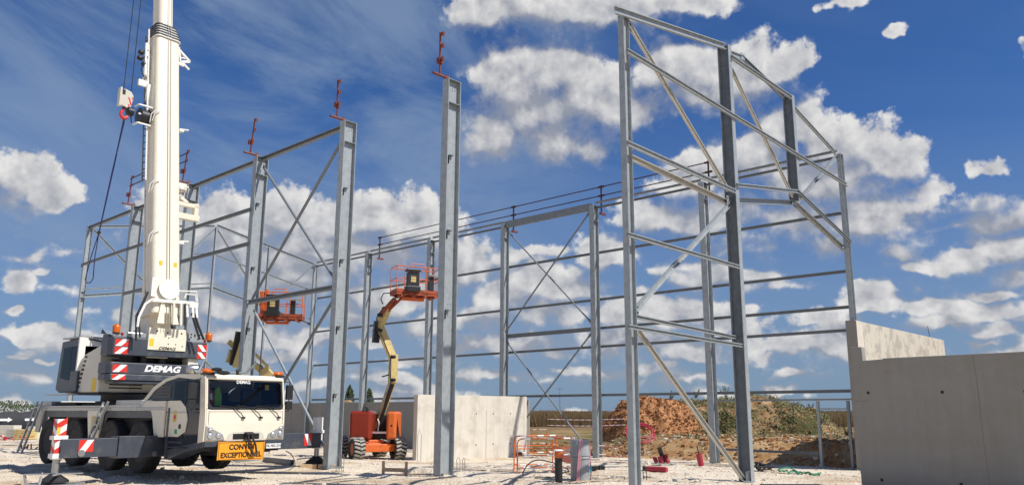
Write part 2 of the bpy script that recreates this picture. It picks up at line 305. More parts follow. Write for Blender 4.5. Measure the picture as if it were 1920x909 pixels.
# ---------------------------------------------------------------- building frame of reference
YAW=.7311
CX,CY=2.36424,19.02204
AX=Vector((math.cos(YAW),-math.sin(YAW),0)); GX=Vector((math.sin(YAW),math.cos(YAW),0)); WID=14.338
def bp(t,w,z=0): return Vector((CX,CY,0))+AX*t+GX*w+Vector((0,0,z))
def at(px,py,Y):   # world point seen in that direction at forward distance Y
    X=(px-960-37.8)/1493; U=(454.5+6.8-py)/1493; c,s=math.cos(.2041),math.sin(.2041)
    d=Vector((X,c-U*s,s+U*c)); return d*(Y/d.y)+Vector((0,0,EYE))
def smooth(a,b,x):
    t=min(1,max(0,(x-a)/(b-a))); return t*t*(3-2*t)
def hgt(x,y):
    d=Vector((x-CX,y-CY,0)); t=d.dot(AX); w=d.dot(GX)
    h=float(np.interp(w,[-9,-3,-.8,1.2,5,9,14,20],[0,.02,.10,.15,0,-.06,-.17,-.2]))
    bank=smooth(14.9,17.6,w+.5*noise.noise(Vector((x*.4,y*.4,3))))*smooth(3.6,6.5,x-.03*(y-34))
    h+=bank*(.78-.25*smooth(19,30,w))*(1-smooth(62,90,y))
    h+=bank*.22*noise.noise(Vector((x*.9,y*.9,1)))
    dirt=smooth(15,16.5,w)*smooth(-4,-1,x)
    h+=dirt*.12*noise.noise(Vector((x*.5,y*.5,7)))
    h+=.03*noise.noise(Vector((x*.35,y*.35,0)))+.018*noise.noise(Vector((x*1.3,y*1.3,5)))+.012*noise.noise(Vector((x*3.1,y*3.1,8)))
    ru=d.dot(Vector((.83,.56,0))); site=1-smooth(13.5,15,w)
    for c0 in (-11.2,-9.4,-3.1,-1.2,2.2,4.0,8.3,10.1):
        q_=(ru-c0-.5*noise.noise(Vector((t*.12,c0,0))))/.22
        if abs(q_)<3: h-=site*.07*math.exp(-q_*q_)-site*.03*math.exp(-(abs(q_)-1.6)**2*3)
    # shallow trench beside the footing of the middle column
    e=Vector((x+4.6,y-26.6,0)); u=e.dot(Vector((.86,-.5,0))); v=e.dot(Vector((.5,.86,0)))
    h-=.36*smooth(-2.8,1.6,u)*smooth(3.1,2.7,u)*(1-smooth(-.14,.12,v))*smooth(-2.0,-.5,v)
    return h
# ---------------------------------------------------------------- ground
def lines(a,b,step,outer_lo,outer_hi):
    r=list(np.arange(a,b+1e-6,step)); g=step; x=a
    lo=[]
    while x>outer_lo: g*=1.22; x-=g; lo.append(x)
    hi=[]; g=step; x=r[-1]
    while x<outer_hi: g*=1.22; x+=g; hi.append(x)
    return lo[::-1]+r+hi
xs=lines(-22,18,.2,-4000,4000); ys=lines(15,46,.2,-300,6000)
def gmat():
    m=bpy.data.materials.new('crushed_limestone_and_clay'); m.use_nodes=True; t=m.node_tree; b=t.nodes['Principled BSDF']
    g=N(t,'ShaderNodeNewGeometry'); P=g.outputs['Position']
    rel=vmath(t,'SUBTRACT',P,(CX,CY,0))
    w=vmath(t,'DOT_PRODUCT',rel,tuple(GX),out=1)
    sp=N(t,'ShaderNodeSeparateXYZ'); LK(t,P,sp.inputs[0])
    nz=noise_t(t,P,.8,5,.6); nl=noise_t(t,P,.12,4,.6)
    ww=math_n(t,'MULTIPLY_ADD',math_n(t,'SUBTRACT',nz,.5),2.2,w)
    dirt=math_n(t,'MULTIPLY',sstep(t,ww,14.7,15.6),sstep(t,math_n(t,'MULTIPLY_ADD',math_n(t,'SUBTRACT',nl,.5),4,sp.outputs[0]),-4.5,-2.5))
    # limestone
    vor=N(t,'ShaderNodeTexVoronoi'); LK(t,P,vor.inputs['Vector']); vor.inputs['Scale'].default_value=14
    vc=N(t,'ShaderNodeSeparateColor'); LK(t,vor.outputs['Color'],vc.inputs[0])
    l1=N(t,'ShaderNodeMix',data_type='RGBA'); LK(t,sstep(t,noise_t(t,vmath(t,'MULTIPLY',P,(.45,1,1)),.6,7,.68),.44,.64),l1.inputs[0]); l1.inputs[6].default_value=(.73,.64,.51,1); l1.inputs[7].default_value=(.52,.40,.27,1)
    fac=math_n(t,'MULTIPLY_ADD',vc.outputs[0],.20,.88)
    fac=math_n(t,'MULTIPLY',fac,math_n(t,'MULTIPLY_ADD',noise_t(t,P,11,5,.7),.36,.82))
    lime=vmath(t,'SCALE',l1.outputs[2]); LK(t,fac,lime.node.inputs[3])
    # clay
    d1=N(t,'ShaderNodeMix',data_type='RGBA'); LK(t,sstep(t,noise_t(t,P,.9,6,.7),.38,.62),d1.inputs[0]); d1.inputs[6].default_value=(.36,.19,.08,1); d1.inputs[7].default_value=(.44,.31,.16,1)
    d2=N(t,'ShaderNodeMix',data_type='RGBA'); LK(t,sstep(t,noise_t(t,P,3.2,5,.7),.60,.70),d2.inputs[0]); LK(t,d1.outputs[2],d2.inputs[6]); d2.inputs[7].default_value=(.58,.50,.38,1)
    fd=math_n(t,'MULTIPLY_ADD',noise_t(t,P,6,5,.7),1.0,.5)
    clay=vmath(t,'SCALE',d2.outputs[2]); LK(t,fd,clay.node.inputs[3])
    # grass and weeds far side of the spoil
    gr=N(t,'ShaderNodeMix',data_type='RGBA'); LK(t,noise_t(t,P,1.5,6,.7),gr.inputs[0]); gr.inputs[6].default_value=(.07,.075,.025,1); gr.inputs[7].default_value=(.25,.20,.09,1)
    gm=math_n(t,'MULTIPLY',sstep(t,math_n(t,'MULTIPLY_ADD',math_n(t,'SUBTRACT',noise_t(t,P,.35,5,.7),.5),26,sp.outputs[1]),40,48),sstep(t,noise_t(t,vmath(t,'MULTIPLY',P,(.25,1,1)),.35,5,.6),.38,.52))
    a=N(t,'ShaderNodeMix',data_type='RGBA'); LK(t,gm,a.inputs[0]); LK(t,clay,a.inputs[6]); LK(t,gr.outputs[2],a.inputs[7])
    far=N(t,'ShaderNodeMix',data_type='RGBA'); LK(t,sstep(t,sp.outputs[1],85,100),far.inputs[0]); LK(t,a.outputs[2],far.inputs[6]); far.inputs[7].default_value=(.22,.15,.075,1)
    fin=N(t,'ShaderNodeMix',data_type='RGBA'); LK(t,dirt,fin.inputs[0]); LK(t,lime,fin.inputs[6]); LK(t,far.outputs[2],fin.inputs[7])
    LK(t,fin.outputs[2],b.inputs['Base Color']); b.inputs['Roughness'].default_value=.95; b.inputs['Specular IOR Level'].default_value=.15
    hh=math_n(t,'ADD',noise_t(t,P,7,8,.72),math_n(t,'MULTIPLY',vor.outputs['Distance'],.5))
    bn=N(t,'ShaderNodeBump'); bn.inputs['Strength'].default_value=.8; bn.inputs['Distance'].default_value=.045; LK(t,hh,bn.inputs['Height']); LK(t,bn.outputs[0],b.inputs['Normal'])
    return m
MT['ground']=gmat()
g=M(); vs=[(x,y,hgt(x,y)) for y in ys for x in xs]; nx=len(xs)
g.add(vs,[(j*nx+i,j*nx+i+1,(j+1)*nx+i+1,(j+1)*nx+i) for j in range(len(ys)-1) for i in range(nx-1)],'ground',True)
tag(g.obj('ground'),kind='structure')
# loose stones on the limestone
def rock(m,c,r,mt,rg):
    vs=[]
    for x in(-1,1):
        for y in(-1,1):
            for z in(-1,1): vs.append((c[0]+x*r*rg.uniform(.35,1),c[1]+y*r*rg.uniform(.35,1),c[2]+z*r*rg.uniform(.3,.8)))
    m.add(vs,[(0,1,3,2),(4,6,7,5),(0,4,5,1),(2,3,7,6),(0,2,6,4),(1,5,7,3)],mt)
MT['stone']=mat('loose_limestone',(.76,.69,.57),.9,0,.25,3,col2=(.60,.51,.39),c2=(.4,.65),c2scale=2)
MT['clod']=mat('clay_clods',(.36,.19,.08),.95,0,.4,2,col2=(.50,.40,.27),c2=(.5,.62),c2scale=1.2)
MT['oclod']=mat('orange_clay',(.44,.22,.095),.95,0,.3,3,.5,10,col2=(.34,.15,.06),c2=(.45,.62),c2scale=2.5)
rg=random.Random(3)
m=M()
for i in range(16000):
    d=19.5+27*rg.random()**1.5; px=rg.uniform(-60,1980); x=(px-998)/1493*d; y=d
    w=(Vector((x-CX,y-CY,0))).dot(GX)
    if w>15.3 and x>-3.5: continue
    if noise.noise(Vector((x*.5,y*.5,4)))<-.25 and rg.random()<.7: continue
    r=rg.choice((.01,.012,.015,.018,.022,.03)) if rg.random()<.985 else rg.uniform(.04,.09)
    rock(m,(x,y,hgt(x,y)+r*.2),r,'stone',rg)
tag(m.obj('gravel'),'loose pale limestone gravel scattered over the site floor','gravel',kind='stuff')
m=M()
for i in range(9000):
    d=29+26*rg.random()**1.3; x=rg.uniform(-.2,.45)*d; y=d
    w=(Vector((x-CX,y-CY,0))).dot(GX)
    if w<15.1: continue
    r=rg.choice((.03,.05,.05,.08,.11)); rock(m,(x,y,hgt(x,y)+r*.3),r,'stone' if rg.random()<.14 else 'clod',rg)
tag(m.obj('clods'),'ochre clods of earth and pale stones on the clay bank','clods',kind='stuff')
# ---------------------------------------------------------------- spoil heaps
def heap(name,lab,cx,cy,rx,ry,h,mtf,lump,n=90,seed=0,flat=0,cat='soil heap'):
    m=M(); vs=[]
    for j in range(n+1):
        for i in range(n+1):
            u=i/n*2-1; v=j/n*2-1; x=cx+u*rx; y=cy+v*ry
            p=Vector((x*.22,y*.22,seed)); rad=math.sqrt(u*u+v*v)*(1+.28*noise.noise(p*1.3))
            f=max(0,1-rad**2.2); f=f**.8
            if flat: f=min(1,f*flat)
            ed=smooth(1.0,.8,max(abs(u),abs(v))); f*=ed
            z=h*f*(1+.22*noise.noise(p*2.1))+(.0 if f<=0 else lump*(noise.fractal(Vector((x*1.2,y*1.2,seed)),.85,2.1,6)))
            vs.append((x,y,min(hgt(x,y),0.3)-.15+max(z,0)))
    m.add(vs,[(j*(n+1)+i,j*(n+1)+i+1,(j+1)*(n+1)+i+1,(j+1)*(n+1)+i) for j in range(n) for i in range(n)],mtf,True)
    return tag(m.obj(name,loc=(cx,cy,0)),lab,cat),vs
def heapmat():
    m=bpy.data.materials.new('overgrown_clay'); m.use_nodes=True; t=m.node_tree; b=t.nodes['Principled BSDF']
    g=N(t,'ShaderNodeNewGeometry'); P=g.outputs['Position']
    a=N(t,'ShaderNodeMix',data_type='RGBA'); LK(t,sstep(t,noise_t(t,P,1.0,6,.7),.4,.6),a.inputs[0]); a.inputs[6].default_value=(.34,.19,.09,1); a.inputs[7].default_value=(.46,.33,.18,1)
    c=N(t,'ShaderNodeMix',data_type='RGBA'); LK(t,sstep(t,noise_t(t,P,.45,6,.7),.44,.55),c.inputs[0]); LK(t,a.outputs[2],c.inputs[6]); c.inputs[7].default_value=(.085,.085,.035,1)
    s=vmath(t,'SCALE',c.outputs[2]); LK(t,math_n(t,'MULTIPLY_ADD',noise_t(t,P,5,5,.7),1,.5),s.node.inputs[3])
    LK(t,s,b.inputs['Base Color']); b.inputs['Roughness'].default_value=.95; b.inputs['Specular IOR Level'].default_value=.1
    bn=N(t,'ShaderNodeBump'); bn.inputs['Strength'].default_value=1; bn.inputs['Distance'].default_value=.2; LK(t,noise_t(t,P,3,8,.72),bn.inputs['Height']); LK(t,bn.outputs[0],b.inputs['Normal'])
    return m
MT['over']=heapmat()
h1,v1=heap('soil_heap','heap of bare orange clay left of the overgrown mound',8.1,58,4.3,4.6,2.45,'oclod',.38,seed=2,flat=1.0,n=140)
h2,v2=heap('soil_heap','long weedy brown mound with patches of bare soil beside the orange clay heap',15.2,60,7.2,5.5,2.55,'over',.34,seed=5,n=110,flat=1.08)
h3,v3=heap('soil_heap','low weathered earth mound seen above the far concrete wall',-19,80,6.5,5,3.0,'over',.25,seed=9,n=50)
def clods_on(vs,n,lab,mt,rmin,rmax,seed,name='clods'):
    q=random.Random(seed); m=M(); k=0
    c=[v for v in vs if v[2]>.25]
    for i in range(n):
        v=q.choice(c); r=q.uniform(rmin,rmax); rock(m,(v[0]+q.uniform(-.1,.1),v[1]+q.uniform(-.1,.1),v[2]),r,mt,q)
    return tag(m.obj(name),lab,name,kind='stuff')
clods_on(v1,6000,'rough orange clay lumps covering the bare heap','oclod',.02,.09,1)
clods_on(v2,2500,'pale earth lumps on the weedy mound','clod',.02,.09,2)
# weeds: many small leaf faces
MT['leaf']=mat('weed_leaf',(.075,.095,.03),.7,0,.4,.8,col2=(.17,.16,.06),c2=(.4,.65),c2scale=.8)
MT['leafdry']=mat('dry_weed_stalk',(.26,.19,.09),.8,0,.35,.8,col2=(.16,.13,.06),c2=(.4,.65),c2scale=.7)
MT['treeleaf']=mat('dark_tree_leaf',(.035,.06,.022),.7,0,.4,1.5,col2=(.07,.09,.03),c2=(.4,.65),c2scale=.5)
def leaf(m,c,s,q,mt):
    a=Vector((q.gauss(0,1),q.gauss(0,1),q.gauss(0,1))).normalized(); b=a.orthogonal().normalized()
    c=Vector(c); m.add([c-a*s,c+b*s*.35,c+a*s,c-b*s*.35],[(0,1,2,3)],mt)
q=random.Random(8); m=M(); c=[v for v in v2 if v[2]>.2]
for i in range(20000):
    v=q.choice(c)
    if noise.noise(Vector((v[0]*.45,v[1]*.45,0)))<-.08: continue
    leaf(m,(v[0]+q.gauss(0,.15),v[1]+q.gauss(0,.15),v[2]+abs(q.gauss(0,.13))),q.uniform(.05,.14),q,'leaf' if q.random()<.75 else 'leafdry')
for i in range(9000):  # verge in front of the heaps and along the bank top
    if q.random()<.5: d=q.uniform(46,56); x=q.uniform(.09,.43)*d
    else: d=q.uniform(38,44); x=q.uniform(.2,.43)*d
    if noise.noise(Vector((x*.5,d*.5,2)))<0: continue
    leaf(m,(x,d,hgt(x,d)+abs(q.gauss(0,.08))),q.uniform(.04,.10),q,'leaf' if q.random()<.55 else 'leafdry')
tag(m.obj('weeds'),'green and straw coloured weeds growing over the mound and verge','weeds',kind='stuff')
def plant(name,lab,x,y,z,h,rad,n,seed,cat='plant',mt='leaf',grp=None):
    q=random.Random(seed); root=thing(name,lab,cat,(x,y,z),0,grp); st=M(); lf=M()
    for k in range(max(3,n//60)):
        a=q.uniform(0,6.28); r=rad*q.uniform(.2,1); top=Vector((math.cos(a)*r,math.sin(a)*r,h*q.uniform(.6,1)))
        st.tube([(0,0,0),top*.5+Vector((0,0,h*.1)),top],[.02,.012,.005],'leafdry',4)
        for j in range(60):
            f=q.uniform(.2,1); p=top*f+Vector((q.gauss(0,.12),q.gauss(0,.12),q.gauss(0,.05)))*(1.2-f)*h*.6
            leaf(lf,p,q.uniform(.03,.08),q,mt)
    st.obj('stem',root); lf.obj('foliage',root)
for i,(px,py,Y,h,r_,lab) in enumerate([(1362,742,58,1.1,.5,'tall feathery weed standing on the mound between the door posts and back column'),(1305,742,57,.8,.45,'wispy weed on the mound crest just left of the stout back column'),(1258,745,57,.7,.35,'small thin weed where orange heap meets weedy mound'),(1385,740,59,.8,.4,'wispy weed on the mound crest right of the tallest weed'),(1495,770,58,.9,.4,'lone weed at the right foot of the weedy mound'),(1295,830,39,.8,.6,'bushy green weed on the clay bank beside red hose coil'),(1540,790,52,.8,.5,'green bush seen through the unfinished doorway'),(1520,765,60,.7,.3,'thin upright weed left of the doorway post'),(1588,812,44,.6,.4,'leafy green clump at the bank edge beside the large grey wall')]):
    p=at(px,py,Y); plant('weed_plant',lab,p.x,p.y,p.z-.2,h,r_,260,40+i,grp='single weeds on the earth bank')
# dry crop field
MT['crop']=mat('dry_crop',(.26,.17,.08),.9,0,.4,.8,col2=(.17,.11,.05),c2=(.4,.6),c2scale=.6)
q=random.Random(5); m=M()
x0,x1,y0,y1=-60,170,112,420; nx_=150; ny_=14; vs=[]
for j in range(ny_+1):
    for i in range(nx_+1):
        x=x0+(x1-x0)*i/nx_; y=y0+(y1-y0)*(j/ny_)**1.5; vs.append((x,y,1.55+.15*noise.noise(Vector((x*.3,y*.1,0)))))
m.add(vs,[(j*(nx_+1)+i,j*(nx_+1)+i+1,(j+1)*(nx_+1)+i+1,(j+1)*(nx_+1)+i) for j in range(ny_) for i in range(nx_)],'crop')
fr=[(x,y0,z) for (x,_,z) in vs[:nx_+1]]; m.add(fr+[(x,y,-.3) for x,y,z in fr],[(i,i+1,nx_+2+i,nx_+1+i) for i in range(nx_)],'crop')
for i in range(20000):
    y=y0-2.5+34*q.random()**1.6; x=q.uniform(-.05,.46)*y; h=q.uniform(1.1,2.0)+.25*noise.noise(Vector((x*.2,y*.2,0))); b=-.2 if y<y0 else 1.1
    dx=q.uniform(-.5,.5); wv=q.uniform(.02,.06); m.add([(x-wv,y,b),(x+wv,y,b),(x+dx+wv*.6,y,h),(x+dx-wv*.6,y,h)],[(0,1,2,3)],'crop' if q.random()<.6 else 'leafdry')
tag(m.obj('crop_field'),'wide field of dry brown crop reaching the horizon','field',kind='stuff')
# far woods at the left horizon
q=random.Random(6); m=M()
for i in range(9000):
    x=q.uniform(-320,-125); y=q.uniform(275,300); top=4.2+1.6*noise.noise(Vector((x*.045,0,0)))+1.2*noise.noise(Vector((x*.16,3,0)))-(x+210)*.006
    z=q.uniform(-.5,1)*1; z=top*(1-q.random()**2.2)
    leaf(m,(x,y,z),q.uniform(.3,.7),q,'treeleaf')
tag(m.obj('woodland'),'dark line of distant trees along the left horizon','woodland',kind='stuff')
def poplar(lab,px,Y,topy,wpx,seed):
    q=random.Random(seed); b=at(px,768,Y); top=at(px,topy,Y).z; root=thing('poplar_tree',lab,'tree',(b.x,Y,-.2)); r=wpx/1493*Y/2
    t=M(); t.tube([(0,0,0),(.1,0,top*.5),(0,0,top*.95)],[.3,.18,.04],'wood',7); t.obj('trunk',root)
    f=M()
    for i in range(2600):
        u=q.random(); z=top*(.1+.9*u); prof=(math.sin(min(1,u*1.25)*math.pi*.86)**.6 if u<.8 else (1-u)/.2*.75+.05)
        a=q.uniform(0,6.28); rr_=r*prof*q.uniform(.3,1.08)*(1+.25*noise.noise(Vector((a,z*.4,seed))))
        leaf(f,(math.cos(a)*rr_,math.sin(a)*rr_,z),q.uniform(.15,.4),q,'treeleaf')
    f.obj('crown',root)
poplar('tallest dark poplar rising behind the far concrete wall',654,190,721,17,1)
poplar('dark pointed tree behind the wall just left of the boom lift arm',691,180,727,17,2)
poplar('slim small tree between the two bigger poplars behind the wall',680,210,741,7,3)
t=thing('lighting_mast','thin distant mast with small crosspiece beyond the crop field','mast',(at(1050,768,160).x,160,-.2))
m=M(); m.tube([(0,0,0),(0,0,6.6)],[.09,.05],'galv_dull',6); m.obj('pole',t); m=M(); m.bar((-.55,0,6.45),(.55,0,6.45),.08,.08,'galv_dull'); m.obj('crossbar',t)
# ---------------------------------------------------------------- steel frame
def hprof(b,h,tf,tw): # flange across local x, depth along local y
    return [(-b/2,-h/2),(b/2,-h/2),(b/2,-h/2+tf),(tw/2,-h/2+tf),(tw/2,h/2-tf),(b/2,h/2-tf),(b/2,h/2),(-b/2,h/2),(-b/2,h/2-tf),(-tw/2,h/2-tf),(-tw/2,-h/2+tf),(-b/2,-h/2+tf)]
def column(lab,grp,t,w,z0,z1,b,h,tf=.024,tw=.016,turn=False,stiff=(),cleats=(),base=True,name='steel_column',cap=True,out=1,darkweb=False):
    root=thing(name,lab,'column',bp(t,w,z0),-YAW+(math.pi/2 if turn else 0),grp); H=z1-z0
    m=M(); p=hprof(b,h,tf,tw); n=len(p)
    m.add([(x,y,0) for x,y in p]+[(x,y,H) for x,y in p],[(i,(i+1)%n,n+(i+1)%n,n+i) for i in range(n)]+[tuple(range(n)),tuple(range(n,2*n))],'galv')
    if b>.25:
        for z in (H*.38,H*.395,H*.41,H-.25,H-.32):
            for y in(-.05,.05): m.lathe([(.014,0),(.012,.010)],(tw/2+.001,y+h*.12,z),(1,0,0),'dark',6)
    m.obj('shaft',root,bevel=.004,seg=1)
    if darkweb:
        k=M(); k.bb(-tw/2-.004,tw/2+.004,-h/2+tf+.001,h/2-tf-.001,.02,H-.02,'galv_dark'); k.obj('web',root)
    if cap: k=M(); k.bb(-b/2+.002,b/2-.002,-h/2+tf+.002,h/2-tf-.002,H-.03,H-.008,'galv_dull'); k.obj('cap_plate',root)
    for z in stiff:
        k=M(); k.bb(tw/2+.002,b/2-.004,-h/2+tf+.002,h/2-tf-.002,z-z0-.012,z-z0+.012,'galv_dull'); k.bb(-b/2+.004,-tw/2-.002,-h/2+tf+.002,h/2-tf-.002,z-z0-.012,z-z0+.012,'galv_dull'); k.obj('stiffener',root)
    for z in cleats:
        k=M(); s=out; y=s*(h/2+.002)
        k.bb(-b*.35,b*.35,y,y+s*.09,z-z0-.10,z-z0-.088,'galv_dull'); k.bb(-.006,.006,y,y+s*.09,z-z0-.25,z-z0-.101,'galv_dull'); k.obj('cleat',root)
    if base:
        k=M(); k.bb(-b/2-.06,b/2+.06,-h/2-.06,h/2+.06,-.03,.012,'galv_dull')
        for x in(-b/2+.03,b/2-.03):
            for y in(-h*.22,h*.22): k.tube([(x,y,.01),(x,y,.09)],.016,'steel',6)
        k.obj('base_plate',root)
    return root
RL=(9.42,7.14,4.9,2.65); GL='tall columns of the near row'; GR='columns of the back row'
LT=[-36.3,-30.0,-24.0,-18.0,-12.0,-6.55,0]
Llab=['slim leftmost column at the far left corner of the frame','broad column directly left of the white crane boom','broad column just right of the white crane boom','broad column rising behind the truck cab, left of crossed bracing','broad column right of the crossed bracing, foot behind the timber pad','free-standing tallest middle column with red bracket, no beams attached','slim near corner column carrying the leftmost gable braces']
for i,t in enumerate(LT):
    if i in (1,2,3,4,5): column(Llab[i],GL,t,0,.12,12.03,.29,.52,stiff=(11.25,),cleats=(),cap=True)
    elif i==0: column(Llab[i],GL,t,0,.0,12.0,.19,.26,.014,.01,cleats=(9.9,),out=-1)
    else: column(Llab[i],GL,t,0,0,12.0,.18,.26,.016,.012,cleats=())
# short angle cleats welded on the webs
for i,zs in ((1,()),(2,()),(3,(9.95,7.35,4.95)),(4,(9.45,6.9,4.6,2.35)),(5,(9.45,7.1,4.7))):
    r=[o for o in COL.objects if o.get('label')==Llab[i]][0]
    for z in zs:
        k=M(); k.bb(.010,.11,-.10,.06,z,z+.012,'galv_dull'); k.bb(.010,.05,-.10,-.088,z-.26,z-.001,'dark'); k.obj('cleat',r)
RT=[-36,-30,-24,-18,-12,-5.98,.06]
Rlab=['slim back row column at the far left, beyond the crossed braces','back row column left of the boom lift arm','back row column just right of the raised orange basket','back row column behind the white concrete panel, left of thin crossed braces','back row column right of the thin crossed braces','back row column between the two nearest gable posts','slim back corner column standing on top of the tall sunlit wall']
for i,t in enumerate(RT):
    if i in (0,6): column(Rlab[i],GR,t,WID,-.2 if i==0 else 5.22,11.7,.17,.26,.014,.01,cleats=RL if i==0 else (9.42,7.14,5.77),base=(i==0))
    else: column(Rlab[i],GR,t,WID,-.2,11.72,.28,.38,.02,.014,stiff=(10.95,),cleats=RL)
GG='gable wall columns'
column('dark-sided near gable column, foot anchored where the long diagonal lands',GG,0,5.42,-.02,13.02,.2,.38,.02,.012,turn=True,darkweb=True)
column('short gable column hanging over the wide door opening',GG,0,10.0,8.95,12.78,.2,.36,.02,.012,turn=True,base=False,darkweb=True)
for w,z,l in ((3.55,12.6,'slim far gable post hidden mostly behind the crane boom'),(7.18,13.15,'slim far gable post under the ridge'),(10.85,12.45,'slim far gable post above the orange basket of the distant boom lift')):
    column(l,'far gable posts',-36.1,w,0,z,.1,.18,.01,.008,turn=True)
# members
def CH(h,d,t=.012): return [(-h/2,-d/2),(h/2,-d/2),(h/2,d/2),(h/2-t*2,d/2),(h/2-t*2,d/2-t),(h/2-t,d/2-t),(h/2-t,-d/2+t),(-h/2+t,-d/2+t),(-h/2+t,d/2-t),(-h/2+t*2,d/2-t),(-h/2+t*2,d/2),(-h/2,d/2)]
def LP(a,t=.012): return [(0,0),(a,0),(a,t),(t,t),(t,a),(0,a)]
def member(name,lab,cat,grp,a,b,prof,mt='galv_dull',xd=(0,0,1),flip=1):
    m=M(); p0=bp(*a); p1=bp(*b)
    m.extr([(x,y*flip) for x,y in prof],p0,p1,xd,mt)
    return tag(m.obj(name,loc=p0,rotz=-YAW),lab,cat,grp)
def rod(name,lab,grp,a,b,r,mt='galv_dull'):
    m=M(); p0=bp(*a);p1=bp(*b); d=(p1-p0).normalized()
    m.tube([p0+d*.12,p1-d*.12],r,mt,10); x=GX
    s=(d.cross(GX)).normalized()
    for p,e in ((p0,d),(p1,-d)): m.extr([(-.07,-.006),(.07,-.006),(.07,.006),(-.07,.006)],p-e*.05,p+e*.22,s,mt)
    return tag(m.obj(name,loc=p0,rotz=-YAW),lab,'brace',grp)
bays=['in the farthest left bay','directly behind the raised orange basket','half hidden by the middle column','behind the thin crossed braces','just right of the thin crossed braces','running to the big grey wall']
lv={9.42:'highest back wall rail',7.14:'upper middle back wall rail',5.77:'extra middle back wall rail',4.9:'lower middle back wall rail',2.65:'lowest back wall rail'}
for i in range(6):
    for z,nm in lv.items():
        if z==5.77 and i<4: continue
        zz=z; b0=.16
        if i==0 and z==2.65: pass
        member('wall_rail',nm+' '+bays[i],'wall rail','rails of the back wall',(RT[i]+.02,WID+.26,zz),(RT[i+1]-.02,WID+.26,zz),CH(.12,.06),'galv_dull')
m=member('tie_beam','stout horizontal strut splitting the thin crossed braces','beam',None,(-17.85,WID,5.72),(-12.15,WID,5.72),CH(.2,.1,.014),'galv_dull')
for i in range(6):
    if i==3: 
        member('eaves_beam','deep eaves beam above the thin crossed braces','beam',None,(-17.9,WID-.05,11.68),(-12.1,WID-.05,11.68),[(-.17,-.08),(.17,-.08),(.17,-.06),(.05,-.05),(.05,.05),(.17,.06),(.17,.08),(-.17,.08)],'galv_dull'); continue
    for z,nm in ((11.86,'upper of the twin eaves rails'),(11.60,'lower of the twin eaves rails')):
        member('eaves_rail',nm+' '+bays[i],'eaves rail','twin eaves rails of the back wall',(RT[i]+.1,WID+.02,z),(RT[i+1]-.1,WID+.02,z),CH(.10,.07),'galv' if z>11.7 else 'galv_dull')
gx='thin crossed wind braces of the back wall'
rod('wind_brace','upper thin brace of the back wall falling to the right',gx,(-17.8,WID-.02,11.35),(-12.25,WID-.02,6.05),.04)
rod('wind_brace','upper thin brace of the back wall rising to the right',gx,(-17.8,WID-.09,5.95),(-12.2,WID-.09,11.4),.04)
rod('wind_brace','lower thin brace of the back wall falling to the right',gx,(-17.8,WID-.02,5.45),(-12.3,WID-.02,-.05),.04)
rod('wind_brace','lower thin brace of the back wall rising to the right',gx,(-17.8,WID-.09,.2),(-12.2,WID-.09,5.5),.04)
gl='crossed braces beside the truck'
rod('wind_brace','upper brace of the near row falling to the right',gl,(-17.85,.05,11.6),(-12.25,.05,6.2),.05)
rod('wind_brace','upper brace of the near row rising to the right',gl,(-17.8,-.06,6.2),(-12.2,-.06,11.45),.055)
rod('wind_brace','lower brace of the near row falling to the right',gl,(-17.8,.05,5.75),(-12.15,.05,.35),.05,'galv')
rod('wind_brace','lower brace of the near row rising to the right behind the cab',gl,(-17.8,-.06,.4),(-12.2,-.06,5.75),.055)
ge='eaves beams of the near row'
nb=['from the far left corner column to the boom','passing behind the crane boom','between the boom and the column behind the cab','above the crossed braces beside the truck']
for i in range(4): member('eaves_beam','sloping-looking eaves beam '+nb[i],'beam',ge,(LT[i]+.05,.02,11.93),(LT[i+1]-.05,.02,11.93),CH(.17,.12,.02),'galv_dull')
member('strut','thick horizontal strut between the crossed braces beside the truck','beam',None,(-17.9,-.2,6.05),(-12.2,-.2,6.05),CH(.17,.12,.02),'galv_dull')
gn='rails of the near wall'
for a,b,z,l in ((0,1,9.78,'upper rail joining the far left corner column to the boom'),(1,2,9.78,'upper rail crossing behind the crane boom'),(2,3,9.78,'upper rail right of the crane boom'),(2,3,8.38,'second rail down right of the crane boom'),(1,2,7.54,'short visible rail low behind the crane boom')):
    member('wall_rail',l,'wall rail',gn,(LT[a]+.03,-.3 if a else -.18,z),(LT[b]-.03,-.3,z),CH(.15,.07),'galv_dull')
# near gable
gp_='rails of the near gable'
def gm(name,lab,a,b,off,prof,mt='galv_dull',cat='wall rail',grp=gp_,xd=(0,0,1),flip=1):
    return member(name,lab,cat,grp,(off,a[0],a[1]),(off,b[0],b[1]),prof,mt,xd,flip)
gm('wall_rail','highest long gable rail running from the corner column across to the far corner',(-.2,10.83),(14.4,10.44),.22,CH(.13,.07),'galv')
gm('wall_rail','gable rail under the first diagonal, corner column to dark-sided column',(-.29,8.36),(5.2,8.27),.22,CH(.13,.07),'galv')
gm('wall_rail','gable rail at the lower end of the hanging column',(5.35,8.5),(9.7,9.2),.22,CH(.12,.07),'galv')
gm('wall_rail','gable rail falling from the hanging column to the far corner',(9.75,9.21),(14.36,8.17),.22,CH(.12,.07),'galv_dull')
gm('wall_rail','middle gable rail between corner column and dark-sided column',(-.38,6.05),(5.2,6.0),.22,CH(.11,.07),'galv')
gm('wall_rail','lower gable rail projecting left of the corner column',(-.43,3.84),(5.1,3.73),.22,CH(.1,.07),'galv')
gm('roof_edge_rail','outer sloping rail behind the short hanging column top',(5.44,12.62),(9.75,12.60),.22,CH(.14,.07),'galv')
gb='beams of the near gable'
gm('roof_edge_beam','bright top beam from the corner column up to the dark-sided column',(-.5,11.86),(5.25,12.93),.12,CH(.2,.08),'galv','beam',gb)
